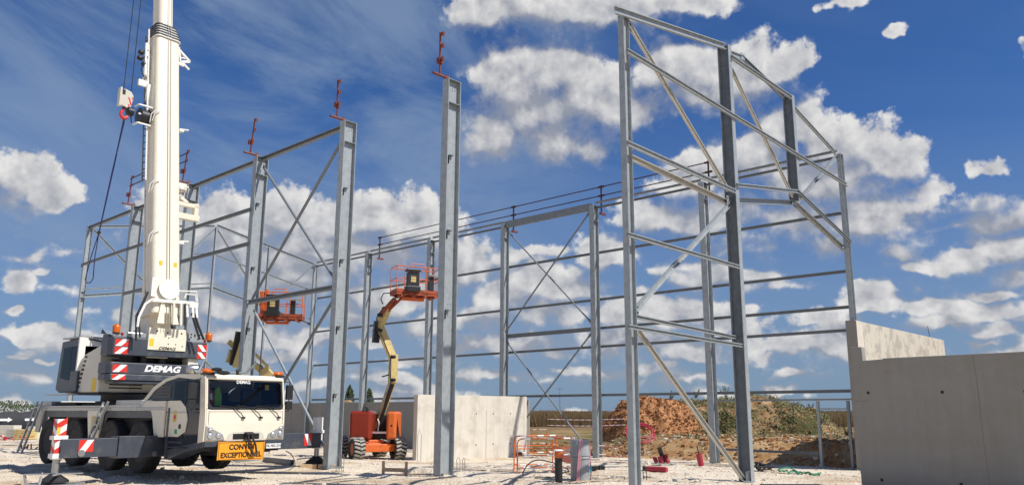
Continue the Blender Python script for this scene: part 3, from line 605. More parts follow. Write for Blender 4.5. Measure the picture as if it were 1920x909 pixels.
gm('roof_edge_beam','short top beam right of the dark-sided column up to the ridge',(5.62,13.0),(6.9,13.2),-.12,CH(.18,.06),'galv','beam',gb)
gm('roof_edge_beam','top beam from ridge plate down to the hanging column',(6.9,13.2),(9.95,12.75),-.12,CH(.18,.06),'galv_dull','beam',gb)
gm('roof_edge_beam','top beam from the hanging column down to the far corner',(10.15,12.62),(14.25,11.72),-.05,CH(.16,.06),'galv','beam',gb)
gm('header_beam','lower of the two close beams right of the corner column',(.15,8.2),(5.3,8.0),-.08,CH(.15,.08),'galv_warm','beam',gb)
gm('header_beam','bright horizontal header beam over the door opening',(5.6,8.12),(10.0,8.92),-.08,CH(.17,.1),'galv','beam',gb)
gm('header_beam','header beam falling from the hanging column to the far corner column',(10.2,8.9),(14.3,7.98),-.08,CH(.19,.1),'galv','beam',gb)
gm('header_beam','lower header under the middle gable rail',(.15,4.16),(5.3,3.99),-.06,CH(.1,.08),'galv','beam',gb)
gd='diagonals of the near gable'
CB=CH(.15,.06,.01)
gm('gable_brace','topmost gable diagonal falling from the corner column top',(.2,11.85),(5.2,8.35),.0,CB,'galv_warm','brace',gd)
gm('gable_brace','bright gable diagonal rising to the right in the middle panel',(.25,4.33),(5.3,7.95),-.02,CB,'galv','brace',gd)
gm('gable_brace','longest gable diagonal falling to the foot of the dark-sided column',(.3,3.8),(5.25,.05),.0,CB,'galv_warm','brace',gd)
gm('gable_brace','gable diagonal ending at the foot of the hanging column',(5.65,12.6),(9.85,9.1),-.02,CB,'galv_warm','brace',gd)
gm('gable_brace','short gable diagonal rising to the far corner column',(10.25,9.0),(14.2,11.6),-.02,CB,'galv','brace',gd)
for lab,t_,w_,z_ in (('small gusset plate at the foot of the rising bright diagonal',-.02,.24,4.32),('gusset plate joining header and diagonal at the dark-sided column',-.02,5.25,8.05),('gusset plate under the foot of the hanging column',-.02,10.0,8.86),('bolted plate at the top of the topmost gable diagonal',-.02,.24,11.75)):
    m=M(); p=bp(t_,w_,z_); m.bar(p-GX*.13,p+GX*.13,.012,.26,'galv')
    for a_ in(-.07,.07):
        for b_ in(-.07,.07): m.lathe([(.018,0),(.016,.02)],p+GX*a_+Vector((0,0,b_))+AX*.007,AX,'dark',6)
    tag(m.obj('gusset_plate',loc=p,rotz=-YAW),lab,'gusset plate')
# ridge plate and gusset
m=M(); p=bp(-.12,6.9,13.2); m.bar(p-GX*.12,p+GX*.12,.02,.3,'galv'); tag(m.obj('ridge_plate',loc=p,rotz=-YAW),'small splice plate at the peak of the near gable','plate')
m=M()
for k in range(4): 
    p=bp(.13,5.15+.06*k,.0); m.tube([p,p+Vector((0,0,.28)),p+Vector((0,0,.28))+AX*.05],.01,'galv',5)
m.bb(bp(.1,5.2).x-.1,bp(.1,5.2).x+.1,bp(.1,5.2).y-.1,bp(.1,5.2).y+.1,.0,.03,'galv'); tag(m.obj('anchor_bolts',loc=bp(.1,5.2)),'anchor bolts where the longest diagonal meets the ground','anchor')
# far gable
gf='members of the far gable'
def fm(name,lab,a,b,h=.14,d=.07,mt='galv',off=0,cat='beam'): member(name,lab,cat,gf,(-36.15+off,a[0],a[1]),(-36.15+off,b[0],b[1]),CH(h,d),mt)
fm('roof_edge_beam','far gable roof edge rising from the far left corner',(0,11.95),(7.1,13.2),.16)
fm('roof_edge_beam','far gable roof edge falling to the far back corner',(7.25,13.25),(14.3,11.75),.2)
fm('gable_brace','far gable diagonal left of the crane boom',(.15,11.8),(3.5,8.9),.12,cat='brace')
fm('gable_brace','far gable diagonal meeting the ridge post from the left',(3.6,8.95),(7.1,13.0),.1,cat='brace')
fm('gable_brace','far gable diagonal falling right from the ridge post',(7.25,13.05),(10.8,8.6),.1,cat='brace')
fm('gable_brace','far gable diagonal rising to the far back corner',(10.9,8.5),(14.25,11.6),.11,cat='brace')
fm('wall_rail','thin far gable rail crossing the right half',(7.25,11.4),(14.2,9.95),.09,cat='wall rail')
fm('wall_rail','upper of two close far gable rails left of the boom',(0,8.44),(7.1,9.6),.08,.05,cat='wall rail')
fm('header_beam','lower brighter far gable beam left of the boom',(0,8.06),(7.1,9.3),.18)
fm('wall_rail','upper of two close far gable rails right of the ridge post',(7.25,9.6),(14.3,8.0),.07,.05,cat='wall rail')
fm('header_beam','lower far gable beam running behind the distant orange basket',(7.25,9.34),(14.3,7.65),.17)
fm('wall_rail','short far gable rail between boom and ridge post',(3.6,10.95),(7.1,11.45),.09,cat='wall rail')
# doorway frame in the back wall
member('doorway_beam','horizontal rail forming the head of the unfinished doorway','beam',None,(-5.7,WID-.05,2.34),(-.2,WID-.05,2.34),CH(.07,.08),'galv')
m=member('post','left post of the unfinished doorway','door post',None,(-1.5,WID-.05,-.45),(-1.5,WID-.05,2.29),CH(.1,.09),'galv',xd=tuple(AX))
member('post','right post of the unfinished doorway against the grey wall','door post',None,(-.36,WID-.05,-.5),(-.36,WID-.05,2.29),CH(.1,.09),'galv_dull',xd=tuple(AX))
member('cross_rail','short thin rail under the head of the doorway','door rail',None,(-1.4,WID-.05,2.0),(-.45,WID-.05,2.0),CH(.05,.06),'galv')
member('ground_rail','dull low rail running along the clay bank to the doorway','rail',None,(-5.6,WID-.05,.40),(-1.6,WID-.05,.36),CH(.09,.05),'galv_dull')
# red guard posts on the near row
def guard_post(lab,t,w,tilt,rails=False,side=-1,hz=12.16):
    r=thing('guard_post',lab,'guard post',bp(t,w,hz),-YAW,'red guard posts on column tops')
    m=M(); m.tube([(0,.12,-.06),(0,-.52,-.06)],.045,'red_ox',8); m.obj('clamp_arm',r)
    m=M(); m.tube([(0,-.24,-.06),(tilt*.3,-.27,1.36)],.032,'red_ox',8); m.obj('upright',r)
    m=M(); m.bb(-.03,.03,.0,.12,-.3,.02,'red_ox'); m.bb(-.07,.07,-.34,-.17,.32,.50,'red_ox'); m.obj('bracket',r)
    for z in (.42,.86,1.26):
        m=M(); m.bb(tilt*.3*z/1.36+.01,tilt*.3*z/1.36+.17,-.29,-.25,z-.02,z+.07,'red_ox'); m.bb(tilt*.3*z/1.36+.11,tilt*.3*z/1.36+.17,-.31,-.23,z-.05,z+.07,'red_ox'); m.obj('hook',r)
    return r
guard_post('bare red guard post on the free-standing middle column',-6.62,-.2,0)
guard_post('bare red guard post on the column right of the crossed bracing',-12.1,-.2,.0)
guard_post('leaning red guard post on the column behind the truck cab',-18.1,-.2,.8)
guard_post('red guard post just right of the crane boom holding two rails',-24.1,-.2,1.1)
guard_post('red guard post left of the crane boom holding two rails',-30.1,-.2,.9)
for z,l in ((13.35,'upper'),(12.98,'lower')):
    m=M(); p0=bp(-30,-.47,z+.03);p1=bp(-23.7,-.47,z+.03); m.tube([p0,p1],.03,'rail_dark',6); tag(m.obj('guard_rail',loc=p0),l+' red guard rail passing behind the crane boom','guard rail','red guard rails at the boom')
def guard_back(lab,t):
    r=thing('guard_post',lab,'guard post',bp(t,WID+.30,11.35),-YAW,'red guard posts of the back row')
    m=M(); m.bb(-.03,.03,-.03,.03,0,1.42,'rail_dark'); m.obj('upright',r)
    m=M(); m.bb(-.05,.05,-.12,.30,-.05,.04,'red_ox'); m.obj('clamp_arm',r)
    for z in (.9,1.35): m=M(); m.bb(-.18,.18,-.04,.04,z-.04,z+.04,'rail_dark'); m.obj('sleeve',r)
for t,l in ((-29.3,'red guard post of the back row nearest the far left corner'),(-23.1,'red guard post of the back row half hidden by the middle column'),(-17.65,'red guard post above the left side of the thin crossed braces'),(-11.75,'red guard post above the right side of the thin crossed braces'),(-5.83,'red guard post seen between the near gable diagonals')): guard_back(l,t)
gs=[-29.3,-23.1,-17.65,-11.75,-5.83]
bl=['left of the middle column','from middle column to the braced bay','over the braced bay','from the braced bay to the gable']
for i in range(4):
    for z,l in ((12.70,'upper'),(12.25,'lower')):
        m=M(); p0=bp(gs[i],WID+.30,z);p1=bp(gs[i+1],WID+.30,z); m.tube([p0,p1],.028,'rail_dark',6); tag(m.obj('guard_rail',loc=p0),l+' dark red guard rail '+bl[i],'guard rail','dark red guard rails of the back row')
# ---------------------------------------------------------------- concrete walls
def wallobj(name,lab,parts,holes,mt,loc):
    r=thing(name,lab,'wall',loc,-YAW); m=M()
    for f in parts: f(m)
    m.obj('panel',r,bevel=.012,seg=2)
    return r
def lb(p): # local building coords relative to a base
    return p
# big grey wall close to the camera, parallel with the rows
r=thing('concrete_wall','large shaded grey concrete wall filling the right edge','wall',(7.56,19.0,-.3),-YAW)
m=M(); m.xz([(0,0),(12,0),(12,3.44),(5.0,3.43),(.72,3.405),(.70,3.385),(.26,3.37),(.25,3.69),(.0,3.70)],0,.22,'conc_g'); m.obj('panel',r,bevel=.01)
m=M()
for x,z in ((.32,2.63),(1.91,2.62),(3.49,2.61),(.46,.695),(2.10,.69),(3.7,.69),(5.1,2.6)): m.lathe([(.036,-.012),(.036,0.0),(.024,.003)],(x,-.002,z),(0,-1,0),'hole',12)
m.obj('tie_holes',r)
m=M()
pts=[(2.60+.008*math.sin(z*3)+.05*(3.4-z)/3.4,z) for z in np.linspace(.05,3.41,22)]
m.add([(x-.006,-.002,z) for x,z in pts]+[(x+.006,-.002,z) for x,z in pts],[(i,i+1,23+i,22+i) for i in range(21)],'seam'); m.obj('casting_joint',r)
m=M()
for (x,z,L) in ((.0,2.44,.34),(.12,1.98,.06),(.75,3.1,.07)):
    q=random.Random(int(x*10)); P=[(x+L*k/7,z+.012*q.uniform(-1,1)) for k in range(8)]
    m.add([(a,-.002,b-.006) for a,b in P]+[(a,-.002,b+.008) for a,b in P],[(k,k+1,9+k,8+k) for k in range(7)],'crack')
m.obj('surface_scar',r)
# tall wall going away from the camera
r=thing('concrete_wall','tall sunlit streaky concrete wall rising behind the large grey wall','wall',bp(.1,14.0,-.4),-YAW)
m=M(); m.bb(-.22,.15,0,.28,0,5.6,'conc_g'); m.obj('end_pier',r,bevel=.01)
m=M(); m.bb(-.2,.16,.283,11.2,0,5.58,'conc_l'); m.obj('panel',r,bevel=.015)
m=M(); m.bb(.162,.18,.02,.60,4.18,5.58,'conc_w'); m.obj('edge_strip',r)
m=M(); p=Vector((0,9.6,5.58)); m.tube([p,p+Vector((-.05,0,.55))],.012,'dark',5); m.obj('starter_bar',r)
# sunlit white panel
P0=Vector((-4.62,32.75,-.45)); 
t0=-16.5+2.1
r=thing('concrete_wall','sunlit pale concrete panel behind the middle column','wall',P0,-YAW)
m=M(); m.bb(-.24,0,0,6.55,0,3.02,'conc_w'); m.obj('panel',r,bevel=.012)
m=M()
for y in (.55,1.25,3.3,4.35,5.45):
    for z in (2.25,.95):
        if y==.55: continue
        m.lathe([(.035,-.01),(.035,0),(.02,.003)],(.001,y,z),(1,0,0),'hole',10)
m.obj('tie_holes',r)
m=M(); m.bb(.0,.004,3.9,3.915,.3,2.4,'crack'); m.bb(.0,.012,6.35,6.5,.0,3.0,'conc_w'); m.obj('casting_joint',r)
# far wall on the back row line
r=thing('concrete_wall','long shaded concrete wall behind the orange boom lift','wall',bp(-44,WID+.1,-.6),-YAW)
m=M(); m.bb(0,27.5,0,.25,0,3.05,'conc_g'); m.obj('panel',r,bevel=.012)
m=M()
for k in range(12):
    m.bb(1.2+2.4*k,1.214+2.4*k,-.004,-.0005,.1,3.0,'crack')
    for z in (.95,2.35): m.lathe([(.04,-.01),(.04,0),(.02,.003)],(2.4+2.4*k,-.001,z),(0,-1,0),'hole',10)
m.obj('tie_holes',r)
# ---------------------------------------------------------------- mobile crane; local x forward, y to its left, z up
CO=Vector((-10.5594,24.7583,0)); CR=R(-39.1967)
truck=thing('crane_truck','cream and slate mobile crane truck jacked on outriggers with its white boom raised','crane truck',CO,CR)
def part(m,name,par=None,bevel=0): return m.obj(name,par or truck,bevel=bevel)
# chassis
m=M(); m.bb(-7.7,2.9,-.5,.5,1.0,1.9,'dark'); m.bb(-7.6,1.0,-1.0,1.0,1.35,1.75,'dark'); part(m,'chassis',bevel=.02)
m=M(); m.bb(-7.9,-.2,-1.28,1.28,1.95,2.09,'house'); m.bb(-7.9,1.28,-1.31,-1.281,1.93,2.03,'lampbed'); m.bb(-.2,1.28,-1.28,-.6,1.95,2.2,'house')
m.bb(-6.9,-5.2,-1.1,-.3,2.092,2.2,'dark'); m.bb(-5,-2.2,-1.0,1.0,2.092,2.16,'dark'); m.bb(-7.7,-7.0,-1.2,.9,2.092,2.25,'alu'); m.bb(-2.0,-.3,-1.2,-.5,2.092,2.24,'lampbed')
part(m,'deck',bevel=.01)
def arch(xc,z0,r,n=10,a0=180,a1=0): return [(xc+r*math.cos(R(a0+(a1-a0)*i/n)),z0+r*math.sin(R(a0+(a1-a0)*i/n))) for i in range(n+1)]
for s,lab in ((-1,None),(1,None)):
    y=-1.3 if s<0 else 1.24
    SP=lambda pts,mt: part(M().xz(pts,y,.06,mt),'side_panel',bevel=.01)
    SP([(-3.72,1.93),(-3.72,1.80),(-3.5,1.1),(-2.78,1.1),(-2.62,1.80),(-2.5,1.93)],'cream')
    SP([(-7.9,1.93),(-7.9,1.2),(-7.55,1.2),(-7.4,1.72),(-7.3,1.93)],'house')
    SP([(.5,1.93),(.62,1.75),(.82,1.2),(1.3,1.2),(1.3,2.2),(.2,2.2),(-.2,1.95)],'cream')
    m=M()
    for x0,x1 in ((-7.35,-3.7),(-2.6,.62)):
        o=[(x0,1.925),(x1,1.925),(x1+.18,1.35),(x1+.10,1.35),(x1-.12,1.72),(x0+.2,1.72),(x0-.06,1.35),(x0-.14,1.35)]
        m.xz(o[::-1],y+.062 if s<0 else y-.002,.02,'slate'); m.bb(x0,x1,min(y+.09,y+.09+s*-.7) ,max(y+.09,y+.09+s*-.7) if s<0 else y-.03,1.84,1.90,'slate') if s<0 else m.bb(x0,x1,.55,1.22,1.84,1.90,'slate')
    part(m,'mudguard')
# wheels
def wheel(dusty=False):
    root=thing('wheel',None,None); 
    m=M(); r=.74; mt='rubber'
    m.lathe([(.44,-.19),(.60,-.215),(.70,-.20),(r-.02,-.17),(r-.02,.17),(.70,.20),(.60,.215),(.44,.19)],(0,0,0),(0,1,0),mt,40,cap=False)
    for k in range(26):
        for sgn in(-1,1):
            a=2*math.pi*(k+(.5 if sgn>0 else 0))/26; q=Matrix.Rotation(a,3,'Y')@Matrix.Rotation(R(18*sgn),3,'X')
            c=Matrix.Rotation(a,3,'Y')@Vector((0,sgn*.10,r-.012)); m.box(c,(.105,.155,.035),mt,Matrix.Rotation(a,3,'Y'))
    ty=m.obj('tyre',root)
    m=M(); m.lathe([(.44,-.18),(.41,-.16),(.36,-.02),(.24,.02),(.23,-.10),(.12,-.13),(.02,-.13)],(0,0,0),(0,1,0),'dark',28,cap=True)
    for k in range(10):
        a=2*math.pi*k/10; m.lathe([(.018,-.03),(.018,.02)],(math.cos(a)*.18,-.12,math.sin(a)*.18),(0,1,0),'steel',6)
    m.obj('rim',root); return root
w0=wheel()
first=True
for x in (0,-1.98,-4.56,-6.62):
    for y in (-1.13,1.13):
        wv=w0 if first else copy_tree(w0); first=False
        wv.parent=truck; wv.location=(x,y,.90 if x>-3 else .92); wv.rotation_euler=(0,0,math.pi if y>0 else 0)
for x in (0,-1.98,-4.56,-6.62):
    m=M(); m.tube([(x,-1.0,.9),(x,1.0,.9)],.12,'dark',10); m.ball((x,0,.9),.28,'dark'); part(m,'axle')
# cab
Cx=3.42
cabp=M()
side=[(1.42,2.22),(1.42,1.2),(1.5,.85),(2.3,.88),(3.38,1.12),(Cx-.03,1.6),(Cx-.05,1.95),(3.25,2.75),(3.12,2.86),(1.79,2.9),(1.11,2.8),(.42,2.57),(-.02,2.3),(-.1,2.22)]
cabp.xz(side,-1.215,.03,'blackgloss'); cabp.xz([(1.42,2.1),(1.42,1.2),(1.5,.85),(2.3,.88),(3.38,1.12),(Cx-.03,1.6),(Cx-.05,1.95),(3.36,2.1)],1.185,.03,'cream'); cabp.xz([(1.42,2.1),(-.1,2.1),(.42,2.5),(1.11,2.8),(1.7,2.85),(1.7,2.1)],1.185,.03,'cream')
cabp.bb(1.45,3.2,-1.18,1.18,1.0,1.12,'dark'); cabp.bb(.3,.36,-1.18,1.18,2.2,2.6,'dark'); cabp.bb(1.42,1.48,-1.18,1.18,1.13,2.2,'dark')
cab=part(cabp,'cab')
m=M(); # roof and arched side frame
m.poly([(-.12,-1.2,2.26),(.40,-1.2,2.60),(1.09,-1.2,2.83),(1.78,-1.2,2.93),(3.08,-1.2,2.90),(3.27,-1.2,2.80),(3.24,-1.2,2.74),(3.06,-1.2,2.83),(1.80,-1.2,2.86),(1.12,-1.2,2.765),(.46,-1.2,2.54),(-.02,-1.2,2.22)],(0,1,0),2.4,'cream')
part(m,'roof',cab,.03)
m=M()
m.poly([(-.16,-1.235,2.24),(.39,-1.235,2.60),(1.09,-1.235,2.83),(1.78,-1.235,2.93),(3.08,-1.235,2.90),(3.27,-1.235,2.80),(Cx-.03,-1.235,1.98),(Cx,-1.235,1.6),(Cx-.03,-1.235,1.12),(3.12,-1.235,1.08),(3.12,-1.235,1.9),(3.02,-1.235,2.74),(1.80,-1.235,2.84),(1.12,-1.235,2.74),(.48,-1.235,2.5),(.06,-1.235,2.22)],(0,1,0),.03,'cream')
part(m,'side_frame',cab,.006)
m=M(); m.xz([(1.32,2.2),(1.32,1.22),(2.05,1.22),(2.42,1.36),(2.50,1.7),(2.36,2.02),(2.05,2.2)],-1.238,.02,'cream'); m.bb(1.33,2.45,-1.243,-1.239,1.86,1.90,'lampbed')
m.lathe([(.07,0),(.07,.006)],(2.12,-1.238,1.5),(0,-1,0),'ink',14); m.bb(1.85,2.0,-1.242,-1.238,1.3,1.42,'green'); m.bb(1.72,1.9,-1.242,-1.238,1.62,1.93,'yellow'); m.bb(1.75,1.87,-1.245,-1.243,1.70,1.8,'redp'); m.bb(1.38,1.45,-1.242,-1.238,1.5,1.75,'yellow')
part(m,'locker_panel',cab,.003)
m=M(); m.bb(1.62,2.98,-1.222,-1.216,2.1,2.74,'glass_d'); m.bb(.35,1.45,-1.222,-1.216,2.28,2.66,'black')
for k in range(4): m.bb(.45+.1*k,1.42,-1.23,-1.223,2.30+.09*k,2.33+.09*k,'slate')
m.bb(2.25,2.29,-1.228,-1.222,1.2,2.78,'ink'); part(m,'side_window',cab); m=M(); m.xz([(1.7,2.1),(3.3,2.1),(3.1,2.82),(1.7,2.82)],1.19,.01,'glass'); part(m,'far_window',cab)
m=M()
for s_ in(-1,1): m.bb(Cx+.001,Cx+.0035,s_*1.13-.004,s_*1.13+.004,1.55,1.92,'ink'); m.bb(Cx+.001,Cx+.0035,min(s_*1.13,s_*.62),max(s_*1.13,s_*.62),1.546,1.552,'ink') if 0 else None
m.bb(Cx+.001,Cx+.0035,-1.13,1.13,1.905,1.912,'ink'); part(m,'panel_gap',cab)
m=M(); m.bb(2.75,2.95,-1.25,-1.222,1.95,1.99,'black'); part(m,'door_handle',cab)
# front face
m=M(); 
m.poly([(Cx,-1.20,1.12),(Cx,-1.2,1.6),(Cx-.03,-1.2,1.96),(Cx-.11,-1.2,1.96),(Cx-.11,-1.2,1.12)],(0,1,0),2.4,'cream')
m.poly([(3.27,-1.20,2.80),(3.18,-1.2,2.90),(3.10,-1.2,2.90),(3.17,-1.2,2.78)],(0,1,0),2.4,'cream')
for s in(-1,1):
    ys=sorted((s*1.2,s*1.15)); m.poly([(Cx-.03,ys[0],1.96),(3.27,ys[0],2.82),(3.15,ys[0],2.82),(Cx-.15,ys[0],1.96)],(0,1,0),ys[1]-ys[0],'cream')
part(m,'front_panel',cab,.03)
ws=lambda y,z,o=0:(Cx-.035-(z-1.96)*.186+o,y,z)
m=M(); pts=[(-1.15,2.10),(-1.06,1.97),(1.06,1.97),(1.15,2.10),(1.15,2.72),(1.09,2.78),(-1.09,2.78),(-1.15,2.72)]
m.add([ws(y,z) for y,z in pts],[tuple(range(8))],'glass'); part(m,'windscreen',cab)
m=M()
fr=[(-1.17,2.05),(-1.08,1.95),(1.08,1.95),(1.17,2.05),(1.17,2.74),(1.1,2.80),(-1.1,2.80),(-1.17,2.74)]
inn=[(-1.11,2.12),(-1.02,2.02),(1.02,2.02),(1.11,2.12),(1.11,2.66),(1.05,2.72),(-1.05,2.72),(-1.11,2.66)]
for i in range(8):
    j=(i+1)%8; m.add([ws(*fr[i],.006),ws(*fr[j],.006),ws(*inn[j],.006),ws(*inn[i],.006)],[(0,1,2,3)],'ink')
part(m,'windscreen_surround',cab)
text('DEMAG',.125,ws(-.1,2.70,.03),(0,1,0),(-.186,0,1),'whitep',cab,bold=.002)
# wipers
for y in (-.12,.42,1.0):
    m=M(); m.tube([(Cx+.03,y,1.74),(Cx+.04,y-.1,1.86),ws(y-.3,2.0,.03)],.014,'black',6); m.tube([ws(y-.75,2.06,.02),ws(y-.1,1.99,.02)],.012,'black',5); m.box((Cx+.02,y,1.735),(.05,.09,.05),'black'); part(m,'wiper',cab)
# head lamps
for s in(-1,1):
    h=M(); Y=(lambda a:s*a)
    P=[(1.19,1.16),(.64,1.15),(.70,1.30),(.98,1.44),(1.19,1.53)]
    P=[(Y(a),b) for a,b in P]; P=P if s<0 else P[::-1]
    h.yz(P,Cx+.004,.02,'lampbed'); hl=part(h,'headlight',cab,.008)
    for a,b,r_ in((1.07,1.27,.075),(.83,1.27,.07),(1.08,1.43,.06)):
        l=M(); l.lathe([(r_,.0),(r_,.015),(r_*.8,.03),(.01,.045)],(Cx+.025,s*a,b),(1,0,0),'lens',18); l.lathe([(r_*1.12,0),(r_*1.12,.012)],(Cx+.025,s*a,b),(1,0,0),'steel',18); l.obj('lens',hl)
m=M(); m.yz([(-.60,1.12),(-.52,1.30),(-.40,1.36),(.40,1.36),(.52,1.30),(.60,1.12)],Cx+.004,.012,'house'); m.yz([(-.40,1.16),(-.40,1.31),(.40,1.31),(.40,1.16)],Cx+.018,.004,'ink'); m.bb(Cx+.02,Cx+.03,-.38,.38,1.2,1.215,'dark'); m.bb(Cx+.02,Cx+.03,-.38,.38,1.25,1.265,'dark'); part(m,'grille',cab)
m=M(); m.bb(3.0,Cx-.01,-1.19,1.19,.98,1.115,'slate'); m.xz([(3.4,1.1),(3.36,.98),(2.6,.86),(1.6,.60),(1.42,.62),(1.42,.85),(2.3,.98),(3.1,1.1)],-1.22,.5,'slate')
m.xz([(3.4,1.1),(3.36,.98),(2.6,.86),(2.3,.86),(2.3,.98),(3.1,1.1)],.72,.5,'slate'); m.bb(3.38,3.42,-1.18,-1.03,1.13,1.155,'amber')
part(m,'bumper',None,.02)
m=M(); m.bb(1.45,3.3,-1.0,1.0,.86,1.0,'dark'); m.bb(1.6,3.2,-.4,.4,.7,.86,'dark'); m.bb(3.0,3.35,.5,1.1,.82,.96,'dark'); part(m,'underbody')
m=M(); m.bb(1.44,2.3,-1.24,-1.0,1.05,1.10,'slate'); m.bb(1.44,2.6,-1.22,-1.0,.92,.96,'slate'); m.bb(1.42,1.50,-1.26,-1.0,.62,2.0,'slate'); part(m,'step')
# sign, tow coupling, plate
m=M(); m.box((Cx+.06,-.14,.855),(.014,1.40,.48),'signo',Matrix.Rotation(R(-1.2),3,'X')); sg=part(m,'warning_sign',None,.003)
m=M()
for a,b,c,d in((-.82,.54,1.075,1.085),(-.82,.54,.632,.642)): m.bb(Cx+.069,Cx+.071,a,b,c,d,'ink')
m.bb(Cx+.069,Cx+.071,-.815,-.805,.632,1.085,'ink'); m.bb(Cx+.069,Cx+.071,.525,.535,.632,1.085,'ink'); m.obj('border_line',sg)
text('CONVOI',.19,(Cx+.072,-.14,.955),(0,1,0),(0,0,1),'ink',sg,bold=.006)
text('EXCEPTIONNEL',.185,(Cx+.072,-.14,.745),(0,1,0),(0,0,1),'ink',sg,bold=.006,sx=.93)
m=M(); m.box((Cx+.05,.05,1.25),(.08,.22,.2),'dark'); m.tube([(Cx+.12,.0,1.28),(Cx+.16,.02,1.0),(Cx+.16,.14,.78),(Cx+.17,.26,.80),(Cx+.16,.22,1.0),(Cx+.12,.1,1.26)],.028,'dark',8); m.tube([(Cx+.12,-.05,1.3),(Cx+.12,.18,1.3)],.03,'dark',8); part(m,'tow_coupling')
m=M(); m.box((Cx+.03,.87,.955),(.012,.54,.13),'whitep'); m.bb(Cx+.037,Cx+.038,.602,.635,.892,1.018,'blue'); m.bb(Cx+.037,Cx+.038,1.105,1.138,.892,1.018,'blue'); pl=part(m,'number_plate'); text('FK-903-ZH',.105,(Cx+.04,.87,.955),(0,1,0),(0,0,1),'ink',pl,sx=.93)
# beacons on the cab, mirrors
for s in(-1,1):
    m=M(); m.ball((3.12,s*1.1,2.97),.11,'amber',12,(1,1.5,.75)); m.bb(3.0,3.24,s*1.1-.14,s*1.1+.14,2.88,2.93,'black'); part(m,'beacon',cab)
for s in(-1,1):
    m=M(); yy=s*1.42; m.box((3.0 if s<0 else 3.25,yy,2.45),(.09,.20,.42),'black'); m.box((3.0 if s<0 else 3.25,yy,2.08),(.09,.19,.24),'black')
    x=3.0 if s<0 else 3.25
    m.tube([(3.05,s*1.2,2.78),(x,yy,2.74),(x,yy,1.93),(3.1,s*1.2,1.85)],.018,'black',6); part(m,'mirror',cab,.03)
m=M(); m.tube([(3.1,-.95,2.93),(3.45,-.9,2.97)],.02,'black',6); m.ball((3.5,-.85,2.93),.14,'black',10,(.7,1.4,.45)); m.tube([(3.3,-.93,2.95),(3.4,-1.0,3.02)],.02,'black',5); m.ball((3.4,-1.0,3.02),.11,'black',10,(.8,1.5,.5)); part(m,'roof_mirror',cab); m=M(); m.tube([(3.1,-.2,2.9),(3.1,-.2,3.0)],.04,'black',8); m.ball((3.1,-.2,3.02),.06,'black',8); part(m,'aerial_base',cab)
m=M(); m.tube([(2.6,-.85,2.94),(2.6,-.85,3.25)],.02,'galv_dull',6); m.tube([(2.7,-1.15,2.93),(2.5,-.9,3.3),(2.5,-.6,3.1),(2.6,-.1,2.98),(2.75,.3,3.0),(2.9,.5,3.3)],.035,'galv_dull',8); m.lathe([(.11,-.2),(.14,-.1),(.14,.1),(.1,.2)],(2.3,-1.05,3.05),(.2,1,0),'steel',14); part(m,'cable_guide',cab)
# inside of the cab
m=M(); m.bb(2.2,2.8,-1.0,-.35,1.2,1.95,'black'); m.bb(2.2,2.4,-1.0,-.35,1.95,2.55,'black'); m.bb(2.2,2.8,.45,1.05,1.2,1.9,'black'); m.bb(2.2,2.4,.45,1.05,1.9,2.55,'black'); part(m,'seat',cab,.05)
m=M(); m.bb(2.95,3.28,-1.15,1.15,1.75,1.98,'black'); m.bb(2.95,3.1,.4,.45,1.98,2.03,'whitep'); m.bb(3.05,3.15,-.35,0,1.99,2.01,'whitep'); part(m,'dashboard',cab,.03)
m=M(); m.lathe([(.19,0),(.205,.015),(.19,.03)],(2.85,.72,2.1),(-.5,0,1),'black',24,cap=False); part(m,'steering_wheel',cab)
m=M(); m.ball((2.55,-.78,2.33),.22,'vest_o',12,(.5,1.0,1.15)); m.ball((2.56,-.6,2.27),.18,'redp',10,(.5,.8,1.2)); part(m,'orange_jacket',cab)
m=M(); m.poly([(2.62,-.58,2.05),(2.62,-.36,2.05),(2.62,-.38,2.35),(2.62,-.48,2.62),(2.62,-.6,2.5)],(1,0,0),.07,'vest_y'); part(m,'yellow_vest',cab,.02)
m=M(); m.add([ws(-1.08,2.22,-.01),ws(-1.02,2.22,-.01),ws(-1.02,2.38,-.01),ws(-1.08,2.38,-.01)],[(0,1,2,3)],'whitep'); m.add([ws(.6,2.5,-.01),ws(.72,2.5,-.01),ws(.72,2.65,-.01),ws(.6,2.65,-.01)],[(0,1,2,3)],'yellow'); part(m,'sticker',cab)
# ladders
def ladder(name,x0,z0,x1,z1,y0,y1,w,n):
    m=M()
    for dx in(0,w): m.bar((x0+dx,y0,z0),(x1+dx,y1,z1),.05,.08,'alu',(1,0,0))
    for k in range(n):
        f=(k+.6)/n; m.bar((x0+(x1-x0)*f,y0+(y1-y0)*f,z0+(z1-z0)*f),(x0+w+(x1-x0)*f,y0+(y1-y0)*f,z0+(z1-z0)*f),.06,.03,'alu')
    part(m,name)
ladder('ladder',-2.48,2.2,-2.95,1.12,-1.36,-1.5,.30,4)
ladder('ladder',-7.75,2.25,-7.95,.5,-1.36,-1.75,.40,5)
m=M(); m.bb(-3.35,-3.1,-1.315,-1.302,1.3,1.75,'boomcream'); m.bb(-3.05,-2.75,-1.315,-1.302,1.35,1.72,'dark'); m.bb(-3.0,-2.8,-1.32,-1.316,1.62,1.70,'yellow'); part(m,'control_plate')
